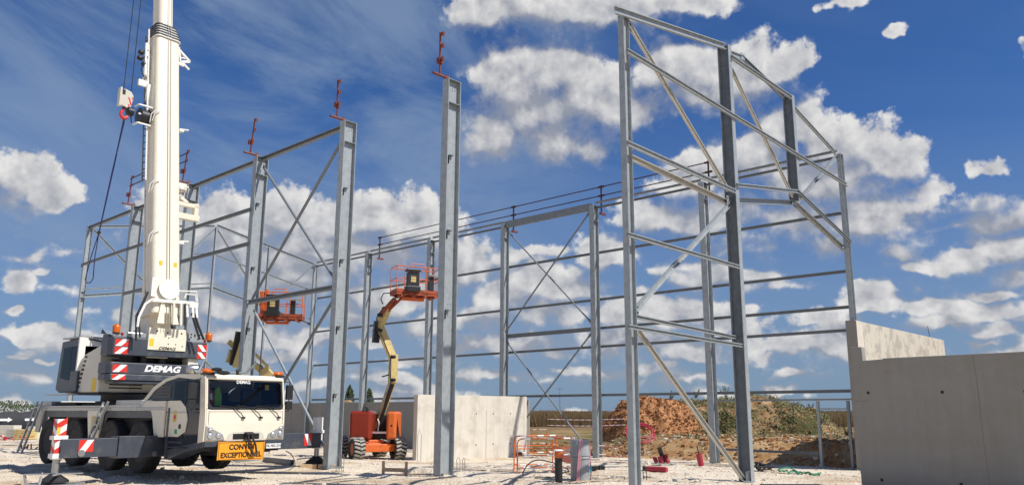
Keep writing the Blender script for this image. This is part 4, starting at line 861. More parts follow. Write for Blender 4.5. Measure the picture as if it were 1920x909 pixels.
# outriggers
def stripes(m,x,y0,y1,z0,z1,nst,lean=.5,mt2='whitep',mt1='redp',d=.003,slope=1):
    m.bb(x,x+d,y0,y1,z0,z1,mt2); w=(y1-y0)
    if nst==1:
        a=.30*w; 
        if slope>0: ps=[[(y0,z0),(y0+a*1.0,z0),(y0,z0+0)],]
    return m
def hazard(x,y0,y1,z0,z1,par,axis='x',slope=1,n=2,s=1,c=0):
    """red and white slanted marking; plate in a front plane (axis x) or side plane (axis y)"""
    m=M(); P=(lambda u,v,d:(x+s*d,u,v)) if axis=='x' else (lambda u,v,d:(u,x+s*d,v))
    def quad(pts,d,mt): m.add([P(u,v,d) for u,v in pts],[tuple(range(len(pts)))],mt)
    quad([(y0,z0),(y1,z0),(y1,z1),(y0,z1)],.003,'whitep'); w=y1-y0;h=z1-z0
    if slope>0: # red triangles in the upper left and lower right corners
        quad([(y0,z0+0*h),(y0,z1),(y0+.55*w,z1)],.006,'redp'); quad([(y1,z1),(y1,z0),(y0+.45*w,z0)],.006,'redp')
    else:
        quad([(y1,z0),(y1,z1),(y0+.45*w,z1)],.006,'redp'); quad([(y0,z1),(y0,z0),(y0+.55*w,z0)],.006,'redp')
    return m.obj('hazard_marking',par)
for s in(-1,1):
    jy=-3.78 if s<0 else 4.28; gz=.02 if s<0 else .12
    m=M(); a,b=sorted((s*.95,s*2.35)); m.bb(.55,1.05,a,b,.66,1.24,'slate'); 
    a,b=sorted((s*2.355,jy)); m.bb(.6,1.0,a,b,.72,1.2,'slate'); bm_=part(m,'outrigger_beam',None,.012)
    if s<0:
        hazard(1.0,-3.35,-2.98,.86,1.17,bm_,slope=1); m=M(); m.lathe([(.09,.0),(.09,.02)],(1.0,-3.27,.83),(1,0,0),'steel',16); m.obj('lamp',bm_); m=M(); m.lathe([(.07,0),(.07,.03)],(1.05,-1.35,.75),(1,0,0),'steel',14); m.obj('lifting_eye',bm_)
    else: hazard(1.0,3.62,3.92,.80,1.18,bm_,slope=-1)
    m=M(); m.box((.80,jy,1.2),(.24,.24,1.02),'whitep'); m.box((.80,jy-s*-.0,1.24),(.30,.34,.10),'whitep'); m.box((.80,jy,.78),(.30,.32,.12),'whitep'); jk=part(m,'jack_housing',None,.008)
    if s<0:
        m=M()
        for k in range(3):
            z=.78+.33*k; m.add([(.925,jy-.118,z),(.925,jy+.118,z+.16),(.925,jy+.118,z+.32),(.925,jy-.118,z+.16)],[(0,1,2,3)],'redp')
            m.add([(.682,jy-.123,z+.30),(.918,jy-.123,z+.14),(.918,jy-.123,z-.02),(.682,jy-.123,z+.14)],[(0,1,2,3)],'redp')
        m.bb(.915,.928,jy-.11,jy-.03,1.32,1.5,'yellow'); m.obj('striped_marking',jk)
    m=M(); m.tube([(.8,jy,.7),(.8,jy,gz+.26)],.085,'steel',16); part(m,'jack_ram')
    m=M(); m.lathe([(.34,.0),(.34,.05),(.18,.16),(.12,.22)],(.8,jy,gz+.10),(0,0,1),'dark',16); 
    if s<0: m.bar((.35,jy-.55,gz+.30),(1.25,jy+.5,gz+.32),.10,.03,'alu'); m.bar((.35,jy-.55,gz+.30),(.45,jy-.5,gz+.02),.05,.05,'alu'); m.bar((1.2,jy-.45,gz+.30),(1.2,jy-.5,gz+.02),.05,.05,'alu'); m.bar((.5,jy+.35,gz+.30),(1.3,jy-.2,gz+.31),.08,.03,'alu')
    else: m.bar((.3,jy-.4,gz+.22),(1.2,jy+.35,gz+.34),.12,.04,'alu')
    part(m,'foot_plate')
# superstructure
m=M(); m.lathe([(1.15,0),(1.15,.12),(1.0,.14),(1.0,.34)],(-3.4,0,2.1),(0,0,1),'dark',32); part(m,'slewing_ring')
m=M()
hp=[(-4.95,2.52),(-4.92,3.1),(-4.2,3.70),(-2.96,3.98),(-2.86,2.48)]
m.xz(hp,-1.42,1.0,'house'); m.bb(-4.9,-2.9,-.41,1.3,2.5,3.6,'house'); m.bb(-5.3,-2.75,-1.45,1.35,2.44,2.50,'dark'); hs=part(m,'machinery_house',None,.03)
m=M()
for k in range(8):
    z=2.66+.135*k; x=-4.45+.10*max(0,k*.5); m.bb(x,x+.19,-1.426,-1.421,z,z+.075,'ink')
m.bb(-3.35,-3.05,-1.425,-1.421,2.52,2.95,'yellow')
m.obj('louvre',hs)
m=M()
for z in (2.62,2.72,3.5): m=M(); m.bb(-2.858,-2.852,-1.1,-.05,z,z+.04,'ink'); m.obj('grille_slot',hs)
# operator cab
m=M(); m.xz([(-6.0,2.62),(-5.85,4.22),(-4.35,4.28),(-4.35,2.52),(-5.7,2.52)],-1.5,.85,'slate'); cc=part(m,'operator_cab',None,.03)
m=M(); m.bb(-4.36,-4.30,-1.5,-.45,4.02,4.30,'white'); m.bb(-4.37,-4.29,-1.56,-1.36,3.2,4.30,'white'); m.bb(-5.8,-4.3,-1.52,-.5,4.29,4.34,'lampbed'); m.obj('rear_frame',cc)
m=M(); m.bb(-4.345,-4.335,-1.35,-.7,3.3,4.01,'glass_d'); m.xz([(-5.7,3.0),(-5.62,4.0),(-4.95,4.02),(-4.95,2.9)],-1.508,.006,'glass_d'); m.xz([(-4.9,3.2),(-4.9,4.02),(-4.45,4.03),(-4.45,3.2)],-1.508,.006,'glass_d'); m.obj('window',cc)
m=M(); m.bar((-5.7,-1.3,4.27),(-4.3,-1.0,4.31),.06,.03,'black'); m.bar((-4.4,-1.4,4.3),(-4.0,-.6,4.1),.08,.05,'black'); m.obj('roof_bar',cc)
m=M(); m.bb(-6.3,-4.2,-1.75,-1.45,2.44,2.475,'alu'); part(m,'walkway')
# counterweight
def slab(x0,x1,z0,z1,hw,name='counterweight_slab'):
    m=M(); c=.18; m.poly([(x0,-hw,z0),(x0,hw,z0),(x1-c,hw,z0),(x1,hw-c*.5,z0),(x1,-hw+c*.5,z0),(x1-c,-hw,z0)],(0,0,1),z1-z0,'slate'); return part(m,name,None,.02)
s1=slab(-2.55,-1.9,3.63,4.18,1.6); s2=slab(-2.6,-1.9,3.06,3.40,1.6); s3=slab(-2.55,-1.9,2.86,3.045,1.6); s4=slab(-2.7,-1.95,2.76,2.85,1.3)
m=M(); m.poly([(-2.75,-1.5,3.6),(-2.3,-1.5,3.6),(-2.3,-1.5,4.3),(-2.75,-1.5,4.3)],(0,1,0),.8,'slate'); m.bb(-2.9,-2.4,-.7,1.4,3.4,4.1,'dark'); part(m,'rear_housing',None,.03)
m=M(); m.bb(-2.55,-2.4,-1.0,1.2,2.8,4.0,'black'); m.tube([(-2.3,-.35,3.4),(-2.3,-.35,3.63)],.12,'black',12); m.tube([(-2.3,.25,3.4),(-2.3,.25,3.63)],.14,'black',12); m.bb(-2.6,-2.0,1.0,1.35,3.405,3.62,'cream'); part(m,'winch_frame')
for sl_,z0,z1,yr in((s1,3.90,4.12,.42),(s1,3.66,3.87,.42),(s2,3.10,3.33,.44),(s3,2.865,3.03,.42)):
    hazard(-1.9,-1.46,-1.46+yr,z0,z1,sl_,slope=1)
    if z0>3.5: hazard(-1.9,1.56-.33,1.56,z0-.02,z1-.02,sl_,slope=-1)
hazard(-1.9,1.56-.33,1.56,3.12,3.33,s2,slope=-1)
text('DEMAG',.27,(-1.893,.10,3.235),(0,1,0),(0,0,1),'whitep',s2,shear=.25,bold=.012,sx=1.25)
m=M(); m.bb(-1.98,-1.93,-.48,-.44,3.7,3.75,'steel'); m.bb(-2.5,-1.86,-.46,.80,3.84,4.55,'cream'); wb=part(m,'winch_cover',None,.012)
for y,z in((-.2,4.45),(.15,4.42),(.62,4.42),(.2,4.25),(.2,4.05),(.45,4.05),(.68,4.0)): m=M(); m.lathe([(.028 if z<4.4 else .045,0),(.02,.004)],(-1.862,y,z),(1,0,0),'ink',8); m.obj('bolt_hole',wb)
m=M(); m.bb(-1.862,-1.858,-.42,-.28,3.95,4.2,'yellow'); m.obj('warning_decal',wb)
text('DEMAG',.13,(-1.857,.17,3.90),(0,1,0),(0,0,1),'ink',wb,shear=.3,bold=.003,sx=1.25)
m=M(); m.poly([(-2.0,-.50,4.36),(-2.0,-1.52,4.24),(-2.0,-1.52,4.20),(-2.0,-.5,4.20)],(1,0,0),.06,'galv'); part(m,'lamp_arm')
m=M(); m.poly([(-2.0,.84,4.2),(-2.0,.84,4.46),(-2.0,.95,4.50),(-2.0,1.35,4.50),(-2.0,1.5,4.30),(-2.0,1.68,4.24),(-2.0,1.68,4.19)],(1,0,0),.05,'galv'); ga=part(m,'gusset_plate')
m=M()
for y,z in((1.0,4.43),(1.13,4.43),(1.3,4.43),(1.0,4.33),(1.13,4.38),(1.25,4.28),(1.4,4.33),(.95,4.26)): m=M(); m.lathe([(.03,0),(.028,.004)],(-1.948,y,z),(1,0,0),'ink',8); m.obj('bolt_hole',ga)
for y,z in((-1.42,4.40),(1.66,4.36)):
    m=M(); m.lathe([(.11,-.08),(.11,.0),(.12,.08),(.09,.15),(.03,.19)],(-2.0,y,z),(0,0,1),'amber',14); m.lathe([(.10,-.13),(.10,-.08)],(-2.0,y,z),(0,0,1),'black',12); part(m,'beacon')
m=M()
for y,z in((-1.25,4.28),(1.5,4.24)): m.ball((-1.96,y,z),.055,'redlens',8)
part(m,'tail_lamp')
m=M(); m.ball((-2.2,-.75,4.36),.08,'black',10); m.tube([(-2.2,-1.0,4.34),(-2.1,-.55,4.34)],.04,'steel',8); part(m,'valve'); m=M(); m.poly([(-2.6,-1.62,4.3),(-2.6,-1.45,4.3),(-2.6,-1.6,4.45)],(1,0,0),.03,'black'); part(m,'lug')
m=M()
for k in range(3): m.tube([(-2.2,.85+.05*k,4.2),(-1.95,.9+.03*k,4.05),(-2.0,.8+.03*k,3.85),(-2.3,.85,3.7)],.025,'black',6)
m.bb(-2.1,-1.95,.84,.98,3.85,3.98,'steel'); m.tube([(-2.0,-.55,3.75),(-2.0,-.75,3.75)],.05,'steel',8)
for k in range(3): m.tube([(-2.05,-.62-.09*k,3.72),(-2.0,-.6-.09*k,3.95),(-2.15,-.66-.09*k,4.15)],.03,'black',6)
part(m,'hydraulic_hoses')
# boom
BD=Vector((-1.81,0,10.5)).normalized(); B0=Vector((-2.22,0,4.82))
def bz(z): return B0+BD*((z-B0.z)/BD.z)
BN=Vector((BD.z,0,-BD.x))  # towards the rear (faces the camera side)
def bprof(w,d,n=4):
    pts=[]
    for (cx,cy,a0,r) in ((d/2-.16,w/2-.16,0,.16),(-d/2+w*.42,w/2-w*.42+0,90,w*.42),(-d/2+w*.42,-w/2+w*.42,180,w*.42),(d/2-.16,-w/2+.16,270,.16)):
        for i in range(n+1):
            a=R(a0+90*i/n); pts.append((cx+r*math.cos(a),cy+r*math.sin(a)))
    return pts
m=M(); m.extr(bprof(.96,1.05),bz(4.95),bz(15.12),BN,'cream',True,.92)
m.bb(-2.95,-2.1,-.34,.34,3.6,5.2,'cream'); bo=part(m,'main_boom')
m=M(); m.extr(bprof(.55,.70),bz(14.9),bz(26.2),BN,'cream',True,.95); part(m,'telescopic_section',bo)
m=M()
for k in range(5):
    z=15.14+.12*k; w=.96-.04*k; m.extr(bprof(w,1.08-.05*k),bz(z),bz(z+.028),BN,'white'); m.extr(bprof(w-.012,1.05-.05*k),bz(z+.028),bz(z+.12),BN,'dark')
m.obj('boom_collar',bo)
m=M()
for y in(-.02,.07):
    a=bz(4.6)+BN*.545+Vector((0,y,0)); b=bz(26.3)+BN*.50+Vector((0,y,0)); m.tube([a,b],.011,'galv_warm',5)
m.obj('hoist_rope',bo)
# fittings along the boom
def bp3(z,y,o): return bz(z)+BN*o+Vector((0,y,0))
m=M()
a=bp3(9.6,-.58,.12);b=bp3(15.5,-.55,.12); m.tube([a,b],.03,'white',6); a=bp3(9.6,-.62,-.05);b=bp3(15.3,-.58,-.05); m.tube([a,b],.025,'galv_dull',6); a=bp3(5.6,-.56,.2);b=bp3(9.6,-.6,.15); m.tube([a,b],.02,'galv_dull',6)
for k in range(22): z=9.8+.25*k; m.tube([bp3(z,-.60,-.04),bp3(z,-.54,.12)],.02,'dark',4)
m.obj('cable_track',bo)
for z in (7.6,9.4,12.0):
    m=M(); m.tube([bp3(z-.25,-.50,.35),bp3(z,-.48,.5),bp3(z+.1,-.30,.56)],.02,'white',5); m.tube([bp3(z-.3,-.56,.3),bp3(z-.05,-.58,.45),bp3(z+.12,-.45,.5)],.02,'white',5); m.obj('rope_guide',bo)
for z in (7.5,9.5,11.7):
    m=M(); c=bp3(z,.55,.3); m.box(c,(.22,.16,.10),'white'); m.tube([c+Vector((0,0,.05)),c+Vector((.1,.25,.06))],.035,'white',6); m.obj('side_lug',bo)
m=M()
c=bp3(11.95,-.76,.1); fr_=M()
for dy in(-.2,.24):
    for dx in(-.1,.22): fr_.bar(c+Vector((dx,dy,-.33)),c+Vector((dx,dy,.33)),.05,.05,'white')
    for dz in(-.33,.33): fr_.bar(c+Vector((-.1,dy,dz)),c+Vector((.22,dy,dz)),.05,.05,'white')
for dz in(-.33,.33,0):
    fr_.bar(c+Vector((.22,-.2,dz)),c+Vector((.22,.24,dz)),.05,.05,'white')
rf=fr_.obj('reel_frame',bo)
m=M(); m.lathe([(.27,-.16),(.29,-.14),(.24,-.13),(.24,.13),(.29,.14),(.27,.16)],c+Vector((.02,.05,0)),(0,1,0),'black',24); m.obj('cable_reel',rf)
m=M(); m.lathe([(.15,-.1),(.15,.08),(.08,.12)],c+Vector((.05,-.42,.03)),(0,-1,.0),'black',14); m.tube([c+Vector((.05,-.4,0)),c+Vector((.05,-.33,-.35))],.02,'black',5); m.obj('reel_motor',rf)
m=M()
for dz,dy in((0,-.95),(.3,-.92),(-.25,-.8),(.1,-.72),(.45,-.7)): m.lathe([(.08,-.08),(.10,0),(.08,.06)],bp3(14.25+dz*.8,dy+.12,.05),(.2,-1,0),'black',10)
m.tube([bp3(13.6,-.65,.1),bp3(14.9,-.62,.1)],.05,'white',6); m.bb(-3.9,-3.75,-.62,-.5,13.4,14.4,'white'); m.tube([bp3(13.5,-.7,.1),bp3(13.8,-.8,.1),bp3(14.3,-.62,.1)],.02,'black',5); m.obj('lamp_cluster',bo)
m=M(); c=bp3(13.25,-.72,.1); m.box(c,(.1,.34,.22),'white'); m.box(c+Vector((.05,.2,-.3)),(.1,.16,.6),'white'); m.obj('bracket',bo)
# folding jib bracket near the collar, hydraulic ram
m=M(); c=bz(14.75)+Vector((0,.44,0)); 
Vc=Vector; Vector_=lambda t: Vc((t[0],t[1]*.72,t[2]*.9)); m.box(c+Vector_((0,.08,.10)),(.3,.14,.68),'white')
m.bar(c+Vector_((0,.2,.45)),c+Vector_((0,.85,.08)),.08,.07,'white'); m.bar(c+Vector_((0,.85,.08)),c+Vector_((0,.42,-.05)),.08,.09,'white'); m.bar(c+Vector_((0,.42,-.05)),c+Vector_((0,.85,-.28)),.07,.06,'white'); m.bar(c+Vector_((0,.22,-.15)),c+Vector_((0,.55,-.18)),.08,.10,'white'); m.bar(c+Vector_((0,.25,.42)),c+Vector_((0,.38,-.15)),.06,.05,'white'); m.bar(c+Vector_((0,.3,.12)),c+Vector_((0,.6,.15)),.05,.04,'white')
m.obj('jib_bracket',bo)
m=M(); c=bz(13.65)+Vector((0,.54,0)); m.tube([c+Vector((0,0,.45)),c+Vector((0,0,-.3))],.075,'black',10); m.tube([c+Vector((0,0,-.3)),c+Vector((0,0,-.5))],.035,'steel',8); m.ball(c+Vector((0,.02,-.55)),.09,'white',8); m.obj('jib_ram',bo)
m=M(); c=bz(9.05)+Vector((.1,.5,0))
m.box(c+Vector((0,.42,-.02)),(.2,.75,.13),'cream'); m.box(c+Vector((0,.42,-.45)),(.22,.85,.20),'cream'); m.box(c+Vector((0,.72,-.2)),(.2,.14,.55),'cream'); m.box(c+Vector((0,.25,.12)),(.2,.3,.1),'cream',Matrix.Rotation(R(-30),3,'X')); m.box(c+Vector((0,.15,.55)),(.2,.28,.3),'cream'); m.tube([c+Vector((0,.22,.3)),c+Vector((0,.22,.75))],.04,'steel',8)
m.obj('jib_support',bo)
m=M(); c=bp3(5.75,-.48,.58); m.box(c,(.1,.17,.62),'white'); m.bar(bp3(5.3,-.55,.6),bp3(5.35,.95,.6),.12,.10,'white'); m.tube([bp3(5.35,-.5,.6),bp3(5.15,-.75,.6),bp3(4.7,-.95,.6),bp3(4.4,-.98,.6)],.04,'white',6)
m.lathe([(.34,0),(.34,.03),(.0,.035)],bp3(5.72,.02,.60),BN,'white',24); m.tube([bp3(5.5,.3,.62),bp3(5.7,.35,.62),bp3(5.75,.95,.62),bp3(5.4,1.0,.62)],.025,'white',6); m.tube([bp3(5.45,.5,.7),bp3(5.6,.55,.7),bp3(5.6,.88,.7),bp3(5.4,.9,.7)],.025,'white',6)  # the round white disc paints the sun glare on the boom
m.box(bp3(5.28,.85,.6),(.12,.3,.18),'white'); m.obj('rope_guide_frame_and_glare',bo)
m=M()
for y in(.62,.82,.95): m.tube([bp3(5.25,y,.6),bp3(4.85,y+.02,.6)],.05,'white',8)
for y,e in((.8,.3),(.9,.35)): m.tube([bp3(5.0,y,.6),bp3(4.6,y+.12,.6),bp3(4.15,y+e,.55)],.04,'black',7)
m.obj('hose_bundle',bo); m=M(); m.tube([bp3(5.6,-.6,.45),bp3(5.2,-.75,.45),bp3(4.8,-.95,.45),bp3(4.0,-.95,.45)],.035,'black',6); m.tube([bp3(5.5,-.66,.45),bp3(4.9,-.92,.5),bp3(4.1,-.85,.5)],.03,'black',6); m.obj('hose_bundle',bo)
m=M()
for y in(-.36,.36): m.poly([bp3(4.58,y,.56),bp3(5.3,y*.6,.56),bp3(5.3,y*.3,.56),bp3(4.58,y*.35,.56)],BN,.03,'cream')
for y in(.42,.55,.18): m.tube([bp3(4.56,y,.60),bp3(5.3,y,.62)],.04,'cream' if y<.5 else 'dark',7)
m.box(bz(4.75)+Vector((-.1,.55,0)),(.4,.2,.8),'galv'); m.obj('boom_foot',bo)
m=M()
for y in(-.22,.27): m.box(bp3(6.6,y,.53),(.012,.10,.16),'yellow')
m.obj('warning_decal',bo)
m=M(); c=bz(26.3); m.box(c+Vector((-.4,0,.1)),(1.8,.6,.6),'cream'); m.lathe([(.3,-.2),(.3,.2)],c+Vector((-1.2,0,0)),(0,1,0),'dark',20); hd=m.obj('boom_head',bo)
# falls of rope down to the hook
HK=Vector((-6.60,0,13.72))
m=M(); m.tube([(HK.x,-.12,HK.z+.2),(HK.x,-.10,26.2)],.016,'dark',5); m.tube([(HK.x,.17,HK.z+.2),(HK.x,.13,26.2)],.016,'dark',5); m.tube([(HK.x+.7,.52,15.0),(HK.x+.8,.5,26)],.01,'dark',5); m.obj('fall_rope',bo)
hkw=Matrix.Rotation(CR,3,'Z')@HK+CO
hook=thing('crane_hook','pale hook block with red stripes and red hook hanging left of the boom','hook block',hkw,CR)
m=M(); 
m.yz([(-.30,-.42),(.10,-.52),(.28,-.42),(.34,-.1),(.36,.18),(.22,.36),(-.05,.42),(-.22,.40),(-.32,.1)],-.12,.24,'house'); m.bb(-.16,.16,-.40,-.28,-.5,.46,'house'); hb=m.obj('block_housing',hook,bevel=.02)
m=M(); m.lathe([(.2,-.1),(.2,.1)],(0,.05,.12),(1,0,0),'dark',18); m.bb(.10,.13,-.26,-.1,.12,.38,'ink'); m.obj('sheave',hb)
m=M()
for a,b,w_,L in((.06,.05,.10,.38),(.08,-.30,.09,.22),(.26,.10,.06,.18)): m.add([(.125,a,b),(.125,a+w_,b-.02),(.125,a+w_+L*.45,b-L),(.125,a+L*.45,b-L)],[(0,1,2,3)],'redp')
m.obj('hazard_marking',hb)
m=M(); P=[(0,-.02,-.5),(0,-.05,-.62),(0,-.16,-.74),(0,-.20,-.88),(0,-.14,-1.0),(0,0,-1.06),(0,.13,-1.0),(0,.19,-.88),(0,.17,-.80)]
m.tube(P,[.07,.06,.07,.085,.09,.09,.08,.06,.025],'redp',10); m.lathe([(.12,0),(.12,.1)],(0,-.02,-.58),(0,0,1),'dark',14); m.obj('hook',hook)
hook.scale=(.68,.68,.78); sl0=hkw+Vector((0,0,-.86)); end=CO+Matrix.Rotation(CR,3,'Z')@Vector((-7.25,-.35,6.55)); knot=sl0+(end-sl0)*.70
slg=thing('lifting_sling','dark blue lifting sling hanging from the red hook, split into loops','sling',sl0)
m=M(); k=knot-sl0; e=end-sl0
m.tube([(0,0,.08),(.03,0,-.02),(0,0,-.14)],.035,'dark',8); m.obj('shackle',slg)
m=M(); m.tube([(0,0,-.12),k*.5+Vector((.02,0,0)),k],.028,'blue',6); m.tube([(.035,0,-.12),k*.5+Vector((.0,0,0)),k],.024,'blue',6); m.ball(k,.07,'black',8); m.obj('main_strand',slg)
m=M(); m.tube([k,k+(e-k)*.5+Vector((-.10,0,0)),e+Vector((-.12,0,.1)),e+Vector((-.05,0,-.0)),e+Vector((.08,0,0)),e+Vector((.17,0,.15)),e+Vector((.14,0,.9)),k],.02,'blue',6); m.obj('loop',slg)
# timber under the far jack
m=M(); pc=CO+Matrix.Rotation(CR,3,'Z')@Vector((.8,4.28,0)); 
m.box((-.28,0,0),(.52,.9,.16),'wood'); m.box((.30,.02,.005),(.56,.9,.15),'wood'); o=m.obj('timber_pad',bevel=.012); o.location=(pc.x+.15,pc.y-.15,.13); o.rotation_euler=(0,0,R(6)); tag(o,'weathered timber blocks under the far outrigger foot','timber pad')
m=M(); m.box((0,0,0),(1.3,1.0,.08),'alu'); o=m.obj('steel_pad',bevel=.01); pc=CO+Matrix.Rotation(CR,3,'Z')@Vector((.8,-3.78,0)); o.location=(pc.x,pc.y,.045); o.rotation_euler=(0,0,R(20)); tag(o,'flat grey plate under the near striped outrigger jack','plate')
# ---------------------------------------------------------------- boom lifts
def lift(lab,base,ang,els,Yb,bask,brot,gz=0,lobes=True,mast=True):
    """els: list of (px,py,Y) along the arm"""
    root=thing('boom_lift',lab,'boom lift',(base[0],base[1],gz),ang)
    inv=(Matrix.Translation(root.location)@Matrix.Rotation(ang,4,'Z')).inverted()
    L=lambda p: inv@Vector(p)
    m=M(); m.bb(-1.0,1.0,-.38,.38,.36,.66,'orange'); m.bb(-.9,.9,-.32,.32,.66,.78,'orange'); m.bb(1.0,1.16,-.72,.72,.32,.62,'orange'); m.bb(-1.16,-1.0,-.72,.72,.32,.62,'orange'); m.bb(.4,1.05,-.5,-.36,.40,.72,'orange_dull'); m.bb(.4,1.05,.36,.5,.40,.72,'orange_dull'); m.obj('chassis',root,bevel=.02)
    w0=thing('wheel',None,None); r=.44
    k=M(); k.lathe([(.24,-.16),(.40,-.18),(r-.02,-.15),(r-.02,.15),(.40,.18),(.24,.16)],(0,0,0),(0,1,0),'rubber',32,cap=False)
    for i in range(18):
        for sg in(-1,1):
            a=2*math.pi*(i+(.25 if sg>0 else 0))/18; q=Matrix.Rotation(a,3,'Y'); k.box(q@Vector((0,sg*.085,r-.005)),(.075,.17,.05),'rubber_d',q@Matrix.Rotation(R(22*sg),3,'Z'))
    k.obj('tyre',w0)
    k=M(); k.lathe([(.24,-.15),(.22,-.10),(.12,-.06),(.11,-.12),(.02,-.13)],(0,0,0),(0,1,0),'orange_dull',20); k.obj('rim',w0)
    f=True
    for x in(-1.1,1.1):
        for y in(-.86,.86):
            wv=w0 if f else copy_tree(w0); f=False; wv.parent=root; wv.location=(x,y,r); wv.scale=(1,1.3,1); wv.rotation_euler=(0,0,math.pi if y>0 else 0)
    m=M(); m.lathe([(.42,0),(.42,.06)],(0,0,.79),(0,0,1),'dark',24); m.obj('turntable_ring',root)
    # turret pods are built square to the site and turned with it
    c=Vector((base[0],base[1],gz)); T=lambda x,y,z: L(c+Vector((x,y,z)))
    def pod(name,x0,x1,y0,y1,z0,z1,mt,bev):
        m=M(); ps=[T(x,y,z) for x in(x0,x1) for y in(y0,y1) for z in(z0,z1)]
        m.add(ps,[(0,1,3,2),(4,6,7,5),(0,4,5,1),(2,3,7,6),(0,2,6,4),(1,5,7,3)],mt); return m.obj(name,root,bevel=bev)
    p1=pod('engine_cover',-.64,.26,-1.0,.35,.78,1.93,'orange_dark',.12)
    m=M(); m.tube([T(.08,-.9,1.85),T(.06,-.92,2.0),T(.0,-.94,2.1)],[.06,.06,.05],'black',8); m.obj('exhaust',p1)
    p2=pod('counterweight',.84,1.24,-.9,.5,.80,1.90,'orange',.10)
    m=M(); m.add([T(1.02,-.903,1.3),T(1.10,-.903,1.3),T(1.10,-.903,1.38),T(1.02,-.903,1.38)],[(0,1,2,3)],'ink'); m.add([T(1.245,-.6,1.0),T(1.245,-.3,1.0),T(1.245,-.3,1.3),T(1.245,-.6,1.3)],[(0,1,2,3)],'ink'); m.obj('latch',p2)
    m=M(); ps=[(.26,.84,-.5,.4,.80,.96,'dark'),(.32,.80,-.1,.3,.96,1.75,'dark'),(.27,.83,-.62,-.5,1.02,1.10,'whitep')]
    for x0,x1,y0,y1,z0,z1,mt in ps:
        pp=[T(x,y,z) for x in(x0,x1) for y in(y0,y1) for z in(z0,z1)]; m.add(pp,[(0,1,3,2),(4,6,7,5),(0,4,5,1),(2,3,7,6),(0,2,6,4),(1,5,7,3)],mt)
    m.tube([T(.45,-.55,1.1),T(.5,-.6,1.45),T(.42,-.5,1.6)],.02,'whitep',5); m.tube([T(.35,-.4,1.7),T(.5,-.3,1.4),T(.6,-.3,1.2)],.03,'black',6); m.obj('turret_frame',root)
    for seg in els:
        name,mt,pts,w,h=seg; m=M(); P=[L(at(*p)) for p in pts]
        for a,b in zip(P[:-1],P[1:]): m.bar(a,b,w,h,mt,(0,0,1) if abs((b-a).normalized().z)<.9 else (1,0,0))
        m.obj(name,root,bevel=.015)
    # work platform
    bc=at(*bask); bk=thing('basket',None,None); bk.parent=root; bk.matrix_local=inv@(Matrix.Translation(bc)@Matrix.Rotation(brot,4,'Z'))
    m=M(); X,Y,H=.98,.42,1.12
    m.bb(-X,X,-Y,Y,0,.05,'orange_dull'); m.bb(-X,X,-Y,-Y+.03,-.06,.17,'orange_dull'); m.bb(-X,X,Y-.03,Y,-.06,.17,'orange_dull'); m.bb(-X,-X+.03,-Y,Y,-.06,.17,'orange_dull'); m.bb(X-.03,X,-Y,Y,-.06,.17,'orange_dull')
    for x in (-.7,-.2,.3,.75): m.bb(x-.05,x+.05,-Y,Y,-.14,-.001,'orange_dull')
    m.bb(-.6,.35,-.12,.12,-.25,-.14,'orange'); m.obj('floor',bk)
    m=M()
    for z in(.6,H): m.tube([(-X+.02,-Y+.02,z),(X-.02,-Y+.02,z),(X-.02,Y-.02,z),(-X+.02,Y-.02,z)],.022,'orange',6,closed=True)
    for x in(-X+.02,-.35,.3,X-.02):
        for y in(-Y+.02,Y-.02): m.tube([(x,y,.1),(x,y,H)],.02,'orange',6)
    m.tube([(-.3,-Y+.02,H),(-.3,-Y+.06,H+.14),(.25,-Y+.06,H+.14),(.25,-Y+.02,H)],.02,'orange',6); m.obj('guard_cage',bk)
    m=M(); m.box((-.28,-Y+.02,.55),(.50,.24,.62),'black'); m.box((-.28,-Y+.0,.95),(.6,.32,.10),'black'); m.box((-.28,-Y-.0,.18),(.6,.3,.22),'black'); cb=m.obj('control_box',bk,bevel=.02)
    m=M(); m.bb(-.40,-.18,-Y-.108,-Y-.103,.46,.70,'boomcream'); m.bb(-.42,-.16,-Y-.112,-Y-.109,.56,.575,'ink'); m.bb(-.42,-.16,-Y-.112,-Y-.109,.66,.67,'ink'); m.obj('label_plate',cb)
    m=M(); m.box((.68,-Y+.1,.80),(.5,.4,.04),'lampbed'); m.box((.55,-Y+.1,.45),(.2,.2,.6),'black'); m.obj('tool_tray',bk)
    return root
Ya=33.6
elsA=[('lower_boom','boomcream',[(704,808,34.0),(739,705,Ya)],.24,.28),('lift_cylinder','dark',[(709,800,33.9),(736,720,33.5)],.12,.14),('boom_elbow','boomcream',[(736,716,33.5),(738,664,33.5)],.30,.34),('elbow_step','black',[(729,702,33.4),(716,706,33.4)],.1,.05),
 ('middle_boom','boomcream',[(737,672,33.5),(713,614,33.5)],.28,.32),('middle_boom_cover','boomcream',[(733,672,33.2),(711,622,33.2)],.06,.10),('upper_elbow','black',[(704,642,33.4),(708,602,33.4)],.26,.24),('upper_boom','boomcream',[(705,624,33.5),(726,577,33.3)],.28,.30),
 ('jib','orange_dull',[(712,592,33.3),(741,560,33.1)],.16,.18),('jib_cylinder','orange_dull',[(722,588,33.3),(756,556,33.0)],.09,.09),('jib_rod','black',[(716,578,33.2),(738,572,33.2),(752,558,33.0)],.06,.06)]
l1=lift('orange boom lift standing at the far concrete wall with its basket raised above it',(-6.74,33.85),R(-60),elsA,Ya,(779,553,33.2),R(28))
m=M(); inv=(Matrix.Translation(l1.location)@Matrix.Rotation(R(-60),4,'Z')).inverted(); m.tube([inv@at(*p) for p in((718,570,33.2),(714,560,33.2),(719,550,33.2),(730,549,33.1),(742,557,33.1))],.025,'black',6); m.obj('hose',l1)
